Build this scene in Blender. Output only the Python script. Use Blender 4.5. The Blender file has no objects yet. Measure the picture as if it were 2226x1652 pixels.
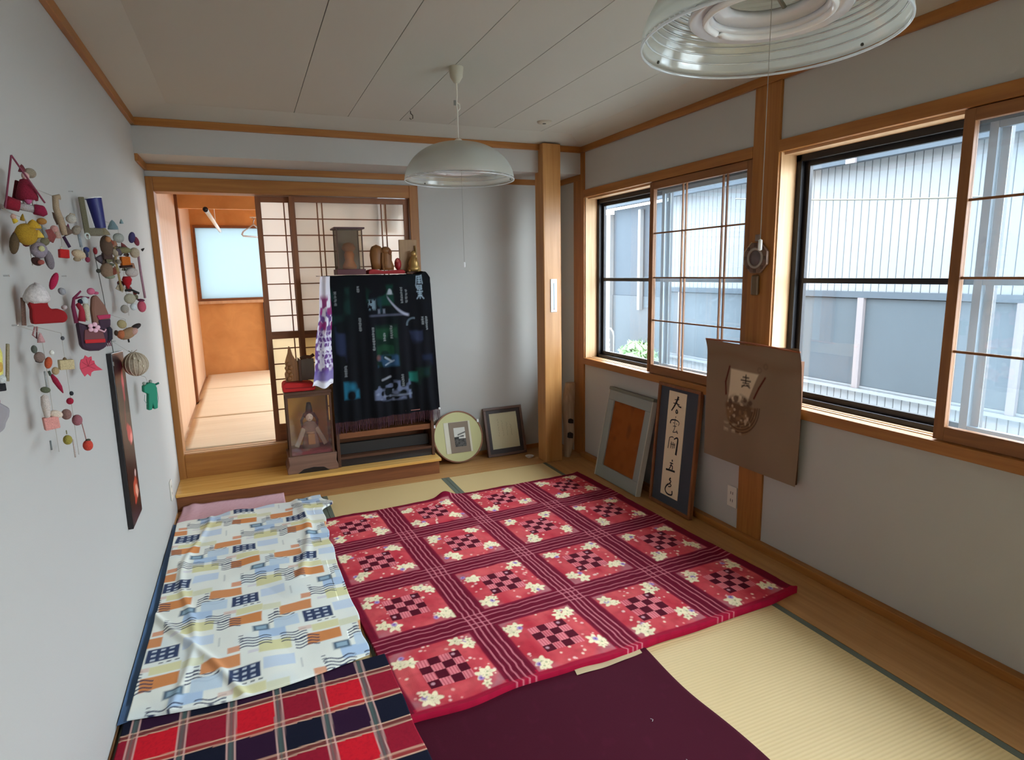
import bpy, math, random
import numpy as np
from mathutils import Vector, Matrix
random.seed(7); np.random.seed(7)
C = bpy.context.scene.collection
sc = bpy.context.scene
PI = math.pi

# ------------------------------------------------------------------ camera
cd = bpy.data.cameras.new('camera')
cam = bpy.data.objects.new('camera', cd); C.objects.link(cam)
YAW, PIT, ROL, FPX = -0.4016, -0.1730, -0.0203, 1344.9
cy, sy, cp, sp, cr, sr = math.cos(YAW), math.sin(YAW), math.cos(PIT), math.sin(PIT), math.cos(ROL), math.sin(ROL)
Rz = Matrix(((cy, -sy, 0), (sy, cy, 0), (0, 0, 1))); Rx = Matrix(((1, 0, 0), (0, cp, -sp), (0, sp, cp)))
Bm = Matrix(((1, 0, 0), (0, 0, -1), (0, 1, 0))); Ry = Matrix(((cr, -sr, 0), (sr, cr, 0), (0, 0, 1)))
cam.matrix_world = Matrix.Translation((0, 0, 1.5)) @ (Rz @ Rx @ Bm @ Ry).to_4x4()
cd.sensor_width = 36.0; cd.sensor_fit = 'HORIZONTAL'; cd.lens = FPX / 2226 * 36; cd.clip_start = .05; cd.clip_end = 200
sc.camera = cam
# ------------------------------------------------------------------ world: even overcast sky
SKY = 23.5
w = bpy.data.worlds.new('overcast_sky'); sc.world = w; w.use_nodes = True
bg = w.node_tree.nodes['Background']; bg.inputs[0].default_value = (.86, .94, 1.0, 1); bg.inputs[1].default_value = SKY
vs = sc.view_settings
vs.view_transform = 'Standard'; vs.look = 'None'; vs.gamma = 1.0; vs.use_curve_mapping = False; vs.exposure = 0.0
cyc = sc.cycles
cyc.use_denoising = True; cyc.max_bounces = 14; cyc.diffuse_bounces = 8; cyc.transparent_max_bounces = 24
cyc.sample_clamp_indirect = 6.0; cyc.caustics_reflective = False; cyc.caustics_refractive = False
def portal(loc, rot, sx, sy_):
    l = bpy.data.lights.new('sky_portal', 'AREA'); l.shape = 'RECTANGLE'; l.size = sx; l.size_y = sy_; l.cycles.is_portal = True
    o = bpy.data.objects.new('sky_portal', l); C.objects.link(o); o.location = loc; o.rotation_euler = rot
XL, XR, YH, YA, YB = -.522, 2.455, 4.33, 4.70, -2.3     # left wall, right wall, hanging wall, alcove back wall, wall behind the camera
portal((2.66, 3.41, 1.43), (0, PI / 2, 0), 1.3, 1.8)
portal((2.66, 1.45, 1.43), (0, PI / 2, 0), 1.3, 1.9)
portal((2.66, -.85, 1.43), (0, PI / 2, 0), 1.3, 2.0)

# ------------------------------------------------------------------ helpers: colour and materials
def lin(c): return tuple((v / 12.92 if v <= .04045 else ((v + .055) / 1.055) ** 2.4) for v in c)
def S(r, g, b): return lin((r / 255, g / 255, b / 255))
def new_mat(name):
    m = bpy.data.materials.new(name); m.use_nodes = True
    nt = m.node_tree; b = nt.nodes['Principled BSDF']
    return m, nt, b
def plain(name, col, rough=.7, metal=0., bump=0., scale=60., var=.0):
    m, nt, b = new_mat(name)
    b.inputs['Base Color'].default_value = (*col, 1); b.inputs['Roughness'].default_value = rough; b.inputs['Metallic'].default_value = metal
    if bump or var:
        tc = nt.nodes.new('ShaderNodeTexCoord'); n = nt.nodes.new('ShaderNodeTexNoise')
        n.inputs['Scale'].default_value = scale; n.inputs['Detail'].default_value = 6
        nt.links.new(tc.outputs['Object'], n.inputs['Vector'])
        if bump:
            bp = nt.nodes.new('ShaderNodeBump'); bp.inputs['Strength'].default_value = bump; bp.inputs['Distance'].default_value = .003
            nt.links.new(n.outputs['Fac'], bp.inputs['Height']); nt.links.new(bp.outputs['Normal'], b.inputs['Normal'])
        if var:
            r = nt.nodes.new('ShaderNodeValToRGB')
            r.color_ramp.elements[0].position = .3; r.color_ramp.elements[1].position = .7
            r.color_ramp.elements[0].color = (*[max(0, c * (1 - var)) for c in col], 1); r.color_ramp.elements[1].color = (*[min(1, c * (1 + var)) for c in col], 1)
            nt.links.new(n.outputs['Fac'], r.inputs['Fac']); nt.links.new(r.outputs['Color'], b.inputs['Base Color'])
    return m
def wood(name, c1, c2, axis='Z', rough=.45, scale=1.0, bands=22., spec=.4):
    m, nt, b = new_mat(name)
    tc = nt.nodes.new('ShaderNodeTexCoord'); mp = nt.nodes.new('ShaderNodeMapping')
    sv = {'X': (1.2, bands, bands), 'Y': (bands, 1.2, bands), 'Z': (bands, bands, 1.2)}[axis]
    mp.inputs['Scale'].default_value = [v * scale for v in sv]
    n = nt.nodes.new('ShaderNodeTexNoise'); n.inputs['Scale'].default_value = 1.6; n.inputs['Detail'].default_value = 8; n.inputs['Distortion'].default_value = .6
    r = nt.nodes.new('ShaderNodeValToRGB'); r.color_ramp.elements[0].position = .3; r.color_ramp.elements[1].position = .72
    r.color_ramp.elements[0].color = (*c1, 1); r.color_ramp.elements[1].color = (*c2, 1)
    nt.links.new(tc.outputs['Object'], mp.inputs['Vector']); nt.links.new(mp.outputs['Vector'], n.inputs['Vector'])
    nt.links.new(n.outputs['Fac'], r.inputs['Fac']); nt.links.new(r.outputs['Color'], b.inputs['Base Color'])
    b.inputs['Roughness'].default_value = rough; b.inputs['Specular IOR Level'].default_value = spec
    return m
def printed(name, rough=.9, bump=0., bscale=400., trans=0.):
    """flat print: the colours of the mesh's own colour attribute"""
    m, nt, b = new_mat(name)
    a = nt.nodes.new('ShaderNodeVertexColor'); a.layer_name = 'print'
    nt.links.new(a.outputs['Color'], b.inputs['Base Color']); b.inputs['Roughness'].default_value = rough
    b.inputs['Specular IOR Level'].default_value = .15
    if bump:
        tc = nt.nodes.new('ShaderNodeTexCoord'); n = nt.nodes.new('ShaderNodeTexNoise'); n.inputs['Scale'].default_value = bscale
        bp = nt.nodes.new('ShaderNodeBump'); bp.inputs['Strength'].default_value = bump; bp.inputs['Distance'].default_value = .002
        nt.links.new(tc.outputs['Object'], n.inputs['Vector']); nt.links.new(n.outputs['Fac'], bp.inputs['Height']); nt.links.new(bp.outputs['Normal'], b.inputs['Normal'])
    return m
def mixmat(name, parts):
    """weighted mix of shader nodes: [(type, weight, settings)]"""
    m = bpy.data.materials.new(name); m.use_nodes = True; nt = m.node_tree; nt.nodes.clear()
    out = nt.nodes.new('ShaderNodeOutputMaterial'); prev = None; tot = 0.
    for ty, wgt, st in parts:
        n = nt.nodes.new(ty)
        for k, v in st.items(): n.inputs[k].default_value = v
        if prev is None: prev, tot = n, wgt
        else:
            x = nt.nodes.new('ShaderNodeMixShader'); tot += wgt; x.inputs[0].default_value = wgt / tot
            nt.links.new(prev.outputs[0], x.inputs[1]); nt.links.new(n.outputs[0], x.inputs[2]); prev = x
    nt.links.new(prev.outputs[0], out.inputs['Surface'])
    return m
def c4(c): return (*c, 1)
M = {}
M['plaster'] = plain('plaster', (.47, .457, .425), .9, bump=.12, scale=220)
M['ceiling'] = plain('ceiling_board', (.46, .44, .375), .85, bump=.05, scale=150)
AM1, AM2 = (.285, .103, .019), (.405, .166, .037)
for ax in 'XYZ': M['wood' + ax] = wood('amber_wood_' + ax.lower(), AM1, AM2, ax)
for ax in 'XYZ': M['pale' + ax] = wood('pale_wood_' + ax.lower(), (.52, .31, .15), (.66, .43, .24), ax, .5)
for ax in 'XYZ': M['dark' + ax] = wood('dark_wood_' + ax.lower(), (.06, .022, .010), (.115, .045, .018), ax, .5)
for ax in 'XYZ': M['latt' + ax] = wood('lattice_wood_' + ax.lower(), (.20, .075, .022), (.30, .12, .035), ax, .5)  # darkened copy of the amber wood; shade of the front faces in its colour
for ax in 'XYZ': M['red' + ax] = wood('red_wood_' + ax.lower(), (.17, .055, .018), (.27, .095, .03), ax, .5)
M['floorboard'] = wood('floor_board_wood', (.40, .19, .06), (.52, .27, .10), 'Y', .4)
M['floorboardX'] = wood('floor_board_wood_x', (.40, .19, .06), (.52, .27, .10), 'X', .4)
M['ply'] = wood('orange_plywood', (.52, .23, .07), (.66, .32, .11), 'Y', .6, .35, 9.)
M['panelwood'] = wood('pale_panel', (.52, .30, .17), (.62, .39, .24), 'Z', .6, .7)
M['paper'] = mixmat('shoji_paper', [('ShaderNodeBsdfDiffuse', .25, {'Color': (.80, .77, .70, 1)}), ('ShaderNodeBsdfTranslucent', .75, {'Color': (.95, .92, .88, 1)})])
M['paper_low'] = mixmat('shoji_paper_lower', [('ShaderNodeBsdfDiffuse', .25, {'Color': (.78, .70, .54, 1)}), ('ShaderNodeBsdfTranslucent', .75, {'Color': (.94, .86, .68, 1)})])
M['glass'] = mixmat('window_glass', [('ShaderNodeBsdfTransparent', .94, {'Color': (.95, .98, 1, 1)}), ('ShaderNodeBsdfGlossy', .06, {'Color': (1, 1, 1, 1), 'Roughness': .02})])
M['caseglass'] = mixmat('case_glass', [('ShaderNodeBsdfTransparent', .92, {'Color': (.96, .93, .88, 1)}), ('ShaderNodeBsdfGlossy', .05, {'Color': (1, 1, 1, 1), 'Roughness': .05}), ('ShaderNodeBsdfDiffuse', .03, {'Color': (.5, .45, .4, 1)})])
M['frost'] = mixmat('frosted_glass', [('ShaderNodeBsdfTranslucent', .85, {'Color': (.195, .225, .235, 1)}), ('ShaderNodeBsdfTransparent', .02, {'Color': (.9, .97, 1, 1)}), ('ShaderNodeBsdfGlossy', .05, {'Roughness': .3})])
M['hazy'] = mixmat('hazed_screen_glass', [('ShaderNodeBsdfTransparent', .84, {'Color': (.95, .98, 1, 1)}), ('ShaderNodeBsdfTranslucent', .035, {'Color': (.6, .68, .74, 1)}), ('ShaderNodeBsdfGlossy', .06, {'Roughness': .03})])  # translucent share imitates the veil of reflections over the pane
M['shade'] = mixmat('acrylic_shade', [('ShaderNodeBsdfTranslucent', .22, {'Color': (.86, .87, .80, 1)}), ('ShaderNodeBsdfDiffuse', .18, {'Color': (.80, .80, .72, 1)}), ('ShaderNodeBsdfTransparent', .48, {'Color': (.95, .97, .96, 1)}), ('ShaderNodeBsdfGlossy', .12, {'Roughness': .12})])
M['sash'] = plain('bronze_aluminium', (.012, .010, .012), .4, .3)
M['alu'] = plain('metal_and_haze_grey', (.30, .33, .36), .4, .5)  # plain grey metal; on the window sashes it stands in for haze
M['white'] = plain('white_plastic', (.80, .80, .78), .45)
M['chrome'] = plain('bright_metal', (.75, .75, .75), .2, 1.)
M['cordw'] = plain('ivory_cord', (.70, .66, .56), .6)
M['black'] = plain('black_lacquer', (.010, .008, .009), .3)
M['hook'] = plain('dark_metal', (.08, .075, .06), .5, .6)
def tint(name, rgb, rough=.85, bump=.0): 
    if name not in M: M[name] = plain(name, S(*rgb), rough, bump=bump, scale=300)
    return M[name]

# ------------------------------------------------------------------ helpers: meshes
OFF = {}
class MB:
    def __init__(s, xf=None): s.v, s.f, s.xf = [], [], xf
    def add(s, vs, fs):
        n = len(s.v)
        if s.xf is not None: vs = [tuple(s.xf @ Vector(p)) for p in vs]
        s.v += [tuple(p) for p in vs]; s.f += [tuple(i + n for i in q) for q in fs]; return s
    def box(s, x0, x1, y0, y1, z0, z1):
        return s.add([(x0, y0, z0), (x1, y0, z0), (x1, y1, z0), (x0, y1, z0), (x0, y0, z1), (x1, y0, z1), (x1, y1, z1), (x0, y1, z1)],
                     [(3, 2, 1, 0), (4, 5, 6, 7), (0, 1, 5, 4), (1, 2, 6, 5), (2, 3, 7, 6), (3, 0, 4, 7)])
    def prism(s, pts, a, b, axis='Y'):
        """polygon pts (two coordinates) extruded along axis from a to b"""
        n = len(pts)
        mk = {'X': lambda p, t: (t, p[0], p[1]), 'Y': lambda p, t: (p[0], t, p[1]), 'Z': lambda p, t: (p[0], p[1], t)}[axis]
        vs = [mk(p, a) for p in pts] + [mk(p, b) for p in pts]
        fs = [tuple(range(n - 1, -1, -1)), tuple(range(n, 2 * n))] + [(i, (i + 1) % n, n + (i + 1) % n, n + i) for i in range(n)]
        return s.add(vs, fs)
    def lathe(s, prof, n=24, c=(0, 0, 0), axis='Z', cap=True, closed=False):
        vs, fs = [], []
        for (r, h) in prof:
            for k in range(n):
                a = 2 * PI * k / n; p = (r * math.cos(a), r * math.sin(a), h)
                if axis == 'X': p = (p[2], p[0], p[1])
                if axis == 'Y': p = (p[0], p[2], p[1])
                vs.append((p[0] + c[0], p[1] + c[1], p[2] + c[2]))
        m = len(prof)
        for j in range(m if closed else m - 1):
            for k in range(n):
                j2 = (j + 1) % m
                fs.append((j * n + k, j * n + (k + 1) % n, j2 * n + (k + 1) % n, j2 * n + k))
        if cap and not closed:
            fs.append(tuple(range(n - 1, -1, -1))); fs.append(tuple((m - 1) * n + k for k in range(n)))
        return s.add(vs, fs)
    def ball(s, c, r, n=14, m=9):
        if not hasattr(r, '__len__'): r = (r, r, r)
        vs = [(c[0], c[1], c[2] - r[2])]; fs = []
        for j in range(1, m):
            t = -PI / 2 + PI * j / m
            for k in range(n):
                a = 2 * PI * k / n
                vs.append((c[0] + r[0] * math.cos(t) * math.cos(a), c[1] + r[1] * math.cos(t) * math.sin(a), c[2] + r[2] * math.sin(t)))
        vs.append((c[0], c[1], c[2] + r[2])); L = len(vs) - 1
        for k in range(n):
            fs.append((0, 1 + (k + 1) % n, 1 + k)); fs.append((L, L - n + k, L - n + (k + 1) % n))
        for j in range(m - 2):
            for k in range(n):
                fs.append((1 + j * n + k, 1 + j * n + (k + 1) % n, 1 + (j + 1) * n + (k + 1) % n, 1 + (j + 1) * n + k))
        return s.add(vs, fs)
    def tube(s, pts, r, n=6, closed=False):
        pts = [Vector(p) for p in pts]; vs, fs = [], []; L = len(pts)
        rs = r if hasattr(r, '__len__') else [r] * L
        up = None
        for i, p in enumerate(pts):
            d = (pts[(i + 1) % L] - pts[i - 1]) if closed else (pts[min(i + 1, L - 1)] - pts[max(i - 1, 0)])
            d = d.normalized() if d.length else Vector((0, 0, 1))
            if up is None: up = Vector((1, 0, 0)) if abs(d.x) < .8 else Vector((0, 1, 0))
            ref = up if abs(d.dot(up)) < .98 else Vector((.3, .5, .8)).normalized()
            a = d.cross(ref).normalized(); b = d.cross(a).normalized()
            for k in range(n):
                t = 2 * PI * k / n; vs.append(tuple(p + a * math.cos(t) * rs[i] + b * math.sin(t) * rs[i]))
        for i in range(L if closed else L - 1):
            j = (i + 1) % L
            for k in range(n): fs.append((i * n + k, i * n + (k + 1) % n, j * n + (k + 1) % n, j * n + k))
        if not closed: fs.append(tuple(range(n - 1, -1, -1))); fs.append(tuple((L - 1) * n + k for k in range(n)))
        return s.add(vs, fs)
    def stroke(s, pts, wid, th=.0008, up=(0, 0, 0)):
        """brush stroke in the local xz plane at y: pts (x, z), wid per point; thin raised ribbon facing -y"""
        L = len(pts); wid = wid if hasattr(wid, '__len__') else [wid] * L; vs, fs = [], []
        for i in range(L):
            a, b = pts[max(i - 1, 0)], pts[min(i + 1, L - 1)]; dx, dz = b[0] - a[0], b[1] - a[1]; q = math.hypot(dx, dz) or 1
            nx, nz = -dz / q, dx / q
            for sgn in (1, -1):
                vs.append((pts[i][0] + sgn * nx * wid[i] / 2, -th, pts[i][1] + sgn * nz * wid[i] / 2))
        for i in range(L - 1): fs.append((2 * i, 2 * i + 1, 2 * i + 3, 2 * i + 2))
        return s.add(vs, fs)
    def build(s, name, mat, parent=None, smooth=False, bevel=0., at=None):
        off = Vector(at) if at is not None else (OFF[parent.name] if parent is not None else Vector((0, 0, 0)))
        me = bpy.data.meshes.new(name); me.from_pydata([(p[0] - off.x, p[1] - off.y, p[2] - off.z) for p in s.v], [], s.f); me.update()
        o = bpy.data.objects.new(name, me); C.objects.link(o)
        me.materials.append(mat if not isinstance(mat, str) else M[mat])
        if parent is not None: o.parent = parent
        elif at is not None: o.location = off
        OFF[o.name] = off
        if smooth:
            me.polygons.foreach_set('use_smooth', [True] * len(me.polygons))
            if smooth == 'auto':
                try: me.set_sharp_from_angle(angle=math.radians(40))
                except Exception: pass
        if bevel:
            b = o.modifiers.new('bevel', 'BEVEL'); b.width = bevel; b.segments = 2; b.limit_method = 'ANGLE'
        return o
def tag(o, label, cat, group=None, kind=None):
    if label: o['label'] = label
    if cat: o['category'] = cat
    if group: o['group'] = group
    if kind: o['kind'] = kind
    return o
def thing(name, label, cat, loc, group=None):
    o = bpy.data.objects.new(name, None); C.objects.link(o); o.location = loc; o.empty_display_size = .05
    OFF[o.name] = Vector(loc); return tag(o, label, cat, group)
def struct(o, label=None):
    o['kind'] = 'structure'
    if label: o['label'] = label
    return o
def BX(name, mat, x0, x1, y0, y1, z0, z1, parent=None, bevel=0.): return MB().box(x0, x1, y0, y1, z0, z1).build(name, mat, parent, bevel=bevel)
def dup(o, dloc, parent=None):
    c = o.copy(); C.objects.link(c); c.location = o.location + Vector(dloc)
    if parent is not None: c.parent = parent
    OFF[c.name] = OFF[o.name]
    return c
def clone(o, loc):
    """a copy of a thing, its parts and their sub-parts at loc"""
    r = o.copy(); C.objects.link(r); r.location = loc
    for ch in list(o.children):
        c = ch.copy(); C.objects.link(c); c.parent = r
        for g in ch.children:
            d = g.copy(); C.objects.link(d); d.parent = c
    return r
# value noise for cloth relief and print
class VN:
    def __init__(s, seed): s.t = np.random.RandomState(seed).rand(64, 64)
    def __call__(s, x, y):
        xi, yi = np.floor(x).astype(int), np.floor(y).astype(int); fx, fy = x - xi, y - yi
        fx, fy = fx * fx * (3 - 2 * fx), fy * fy * (3 - 2 * fy); t = s.t
        a, b, c, d = t[xi % 64, yi % 64], t[(xi + 1) % 64, yi % 64], t[xi % 64, (yi + 1) % 64], t[(xi + 1) % 64, (yi + 1) % 64]
        return (a * (1 - fx) + b * fx) * (1 - fy) + (c * (1 - fx) + d * fx) * fy
def sheet(name, mat, P, col, parent=None, at=None, edge=None):
    """P (nv,nu,3) positions, col (nv,nu,3) colours -> one mesh; edge: vector added to a rim so the sheet has a turned-down edge"""
    P = np.array(P, float); col = np.array(col, float)
    if edge is not None:
        P = np.pad(P, ((1, 1), (1, 1), (0, 0)), mode='edge'); col = np.pad(col, ((1, 1), (1, 1), (0, 0)), mode='edge')
        rim = np.zeros(P.shape[:2], bool); rim[0] = rim[-1] = True; rim[:, 0] = rim[:, -1] = True
        if callable(edge): edge(P, rim)
        else: P[rim] += np.array(edge)
    off = Vector(at) if at is not None else (OFF[parent.name] if parent is not None else Vector((0, 0, 0)))
    nv, nu = P.shape[:2]
    me = bpy.data.meshes.new(name)
    V = (P.reshape(-1, 3) - np.array(off)).astype(np.float32)
    i = np.arange(nv * nu).reshape(nv, nu)
    F = np.stack([i[:-1, :-1], i[:-1, 1:], i[1:, 1:], i[1:, :-1]], -1).reshape(-1, 4)
    me.vertices.add(len(V)); me.vertices.foreach_set('co', V.ravel())
    me.loops.add(F.size); me.loops.foreach_set('vertex_index', F.ravel().astype(np.int32))
    me.polygons.add(len(F)); me.polygons.foreach_set('loop_start', (np.arange(len(F)) * 4).astype(np.int32))
    me.polygons.foreach_set('use_smooth', np.ones(len(F), bool))
    me.update(calc_edges=True)
    ca = me.color_attributes.new('print', 'FLOAT_COLOR', 'POINT')
    ca.data.foreach_set('color', np.concatenate([col.reshape(-1, 3), np.ones((nv * nu, 1))], 1).astype(np.float32).ravel())
    me.materials.append(mat if not isinstance(mat, str) else M[mat])
    o = bpy.data.objects.new(name, me); C.objects.link(o)
    if parent is not None: o.parent = parent
    elif at is not None: o.location = off
    OFF[o.name] = off
    return o
def paint(col, mask, rgb, a=1.):
    mk = np.clip(mask, 0, 1)[..., None] * a
    col[:] = col * (1 - mk) + np.array(S(*rgb)) * mk
def soft(d, e): return np.clip(.5 - d / e, 0, 1)       # 1 inside where d < 0
def rect(u, v, u0, u1, v0, v1, e=.004): return soft(np.maximum(np.maximum(u0 - u, u - u1), np.maximum(v0 - v, v - v1)), e)
def disc(u, v, cu, cv, r, e=.004): return soft(np.hypot(u - cu, v - cv) - r, e)
def seg(u, v, a, b, wd, e=.003):
    ax, ay = a; bx, by = b; dx, dy = bx - ax, by - ay; L = dx * dx + dy * dy + 1e-12
    t = np.clip(((u - ax) * dx + (v - ay) * dy) / L, 0, 1)
    return soft(np.hypot(u - ax - t * dx, v - ay - t * dy) - wd / 2, e)
def frame_xf(loc, ax, ay):
    """local x along ax, local y along ay (both horizontal or not), local z completes"""
    ax, ay = Vector(ax).normalized(), Vector(ay).normalized(); az = ax.cross(ay).normalized(); ay = az.cross(ax)
    m = Matrix((ax, ay, az)).transposed().to_4x4(); return Matrix.Translation(loc) @ m

# ================================================================== THE SETTING
# ---- floor: sub-floor slab, tatami mats, boards
fl = struct(BX('floor', plain('subfloor', (.16, .12, .08), .9), XL - .15, 2.75, YB - .15, 4.95, -.14, -.045))
def tatami_mat():
    m, nt, b = new_mat('tatami')
    tc = nt.nodes.new('ShaderNodeTexCoord'); wv = nt.nodes.new('ShaderNodeTexWave'); wv.wave_type = 'BANDS'; wv.bands_direction = 'Y'
    wv.inputs['Scale'].default_value = 22; wv.inputs['Distortion'].default_value = .4; wv.inputs['Detail'].default_value = 2
    n = nt.nodes.new('ShaderNodeTexNoise'); n.inputs['Scale'].default_value = 2.2; n.inputs['Detail'].default_value = 5
    r = nt.nodes.new('ShaderNodeValToRGB'); r.color_ramp.elements[0].color = (.57, .40, .17, 1); r.color_ramp.elements[1].color = (.69, .50, .245, 1)
    mx = nt.nodes.new('ShaderNodeMix'); mx.data_type = 'FLOAT'; mx.inputs[0].default_value = .35
    nt.links.new(tc.outputs['Object'], wv.inputs['Vector']); nt.links.new(tc.outputs['Object'], n.inputs['Vector'])
    nt.links.new(n.outputs['Fac'], mx.inputs[2]); nt.links.new(wv.outputs['Fac'], mx.inputs[3]); nt.links.new(mx.outputs[0], r.inputs['Fac'])
    nt.links.new(r.outputs['Color'], b.inputs['Base Color'])
    bp = nt.nodes.new('ShaderNodeBump'); bp.inputs['Strength'].default_value = .35; bp.inputs['Distance'].default_value = .002
    nt.links.new(wv.outputs['Fac'], bp.inputs['Height']); nt.links.new(bp.outputs['Normal'], b.inputs['Normal'])
    b.inputs['Roughness'].default_value = .6; return m
M['tatami'] = tatami_mat()
M['heri'] = plain('tatami_border_cloth', (.115, .125, .09), .8, bump=.2, scale=500)
# mats lie lengthwise into the room, three across
mat_edges = [(XL, .373), (.373, 1.253), (1.253, 2.09)]
rows = [(-2.28, -1.25), (-1.25, .50), (.50, 2.50), (2.50, 4.262)]
for (a, b_) in mat_edges:
    for (c, d) in rows:
        t = BX('tatami_mat', 'tatami', a + .0015, b_ - .0015, c + .0015, d - .0015, -.045, -.001, fl)
        for x in ((a + .0015, a + .030), (b_ - .030, b_ - .0015)):
            BX('cloth_border', 'heri', x[0], x[1], c + .0015, d - .0015, -.004, .0003, t)
for k, (c, d) in enumerate([(-2.3, .9), (.903, 4.262)]):
    BX('floor_board', 'floorboard', 2.092, 2.445, c, d, -.045, .0, fl)
BX('floor_board', 'floorboardX', XL, XR, 4.264, YH + .10, -.045, .001, fl)
BX('floor_board', 'floorboardX', XL, XR, YH + .103, YA + .02, -.045, .001, fl)

# ---- walls
W1, W2, W3_ADDED = (2.55, 4.28), (.50, 2.385), (-2.05, .20)      # window openings; the third, behind the camera, is unseen and added for light
ZS, ZH = .815, 2.047
def wall_right():
    m = MB(); x0, x1 = XR, XR + .165
    ys = [YB - .15, W3_ADDED[0], W3_ADDED[1], W2[0], W2[1], W1[0], W1[1], 4.95]
    m.box(x0, x1, ys[0], ys[-1], -.1, ZS - .05); m.box(x0, x1, ys[0], ys[-1], ZH + .003, 2.6)
    for a, b in ((0, 1), (2, 3), (4, 5), (6, 7)): m.box(x0, x1, ys[a], ys[b], ZS - .05, ZH + .003)
    return m
struct(wall_right().build('wall_right', 'plaster'))
struct(BX('wall_left', 'plaster', XL - .14, XL, YB - .15, 4.95, -.1, 2.6))
struct(BX('wall_front', 'plaster', XL - .14, XR + .165, YB - .15, YB, -.1, 2.6))
DX0, DX1, DZ1 = -.480, 1.186, 2.055                        # the opening to the next room
m = MB(); m.box(XL, XR, YH, YH + .09, 2.225, 2.6)         # hanging wall over the alcove
m.box(XL, XR, YH + .09, YA, 2.225, 2.27)                  # alcove soffit
m.box(1.252, XR, YA, YA + .12, 0, 2.6); m.box(XL, 1.252, YA, YA + .12, 2.14, 2.6); m.box(XL, 1.252, YA, YA + .12, -.05, .10)
struct(m.build('wall_back', 'plaster'))

# ---- ceiling: sloped border and boards with grooves between
cl = MB()
zi, zo = 2.465, 2.418
xi0, xi1, yi0, yi1 = -.312, 2.243, YB + .21, 4.115
o8 = [(XL, YB, zo), (XR, YB, zo), (XR, YH, zo), (XL, YH, zo), (xi0, yi0, zi), (xi1, yi0, zi), (xi1, yi1, zi), (xi0, yi1, zi)]
cl.add(o8, [(0, 4, 5, 1), (1, 5, 6, 2), (2, 6, 7, 3), (3, 7, 4, 0)])
ceil = struct(cl.build('ceiling', 'ceiling'))
gx = [xi0, .365, .680, 1.004, 1.328, 1.655, 2.005, xi1]
for a, b in zip(gx[:-1], gx[1:]):
    BX('ceiling_panel', 'ceiling', a + .0018 * (a != xi0), b - .0018 * (b != xi1), yi0, yi1, zi, zi + .012, ceil)
BX('backing', 'hook', xi0 - .02, xi1 + .02, yi0 - .02, yi1 + .02, zi + .014, zi + .03, ceil)
struct(BX('light_block_slab', 'hook', XL - .14, XR + .165, YB - .15, 4.95, 2.6, 2.66))  # unseen slab added overhead to keep sky light from leaking in

# ---- trim: mouldings, posts, pole, window boards
tn = [0]
def trim(mat, *b, bevel=.002):
    tn[0] += 1; return struct(BX('trim_%d' % tn[0], mat, *b, bevel=bevel))
trim('woodY', XL, XL + .022, YB, YH, 2.379, 2.422)                       # ceiling mouldings
trim('woodX', XL, XR, YH - .022, YH, 2.379, 2.422)
trim('woodY', XR - .022, XR, YB, YH, 2.379, 2.422)
trim('woodX', XL, XR, YA - .018, YA, 2.183, 2.225)                        # alcove mouldings
trim('woodY', XL, XL + .018, YH, YA - .018, 2.183, 2.225)
trim('woodY', XR - .018, XR, YH, YA - .018, 2.183, 2.225)
pole = struct(BX('trim_60', wood('alcove_pole_wood', (.40, .175, .05), (.54, .27, .095), 'Z', .35, .8), 2.085, 2.232, 4.252, 4.392, 0, 2.421, bevel=.006))
trim('woodZ', XR - .012, XR + .02, 4.278, 4.44, 0, 2.379)                 # corner post
trim('woodZ', XR - .012, XR + .02, 2.380, 2.550, .04, 2.379)              # post between the windows
trim('woodZ', XR - .012, XR + .02, .33, .50, .04, 2.379)
struct(BX('baseboard_right', 'woodY', XR - .042, XR, YB, 4.278, 0, .040, bevel=.003))
struct(BX('baseboard_back', 'woodX', 1.30, XR, YA - .014, YA, 0, .035, bevel=.003))
struct(BX('baseboard_left', 'floorboard', XL, XL + .006, YB, YH, 0, .012))
for (y0, y1) in ((2.550, 4.278), (.50, 2.380), (YB, .33)):
    trim('woodY', XR - .014, XR + .02, y0, y1, ZH, ZH + .056)             # head board
    trim('woodY', XR - .022, XR + .02, y0, y1, ZS - .05, ZS)              # sill board

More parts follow.
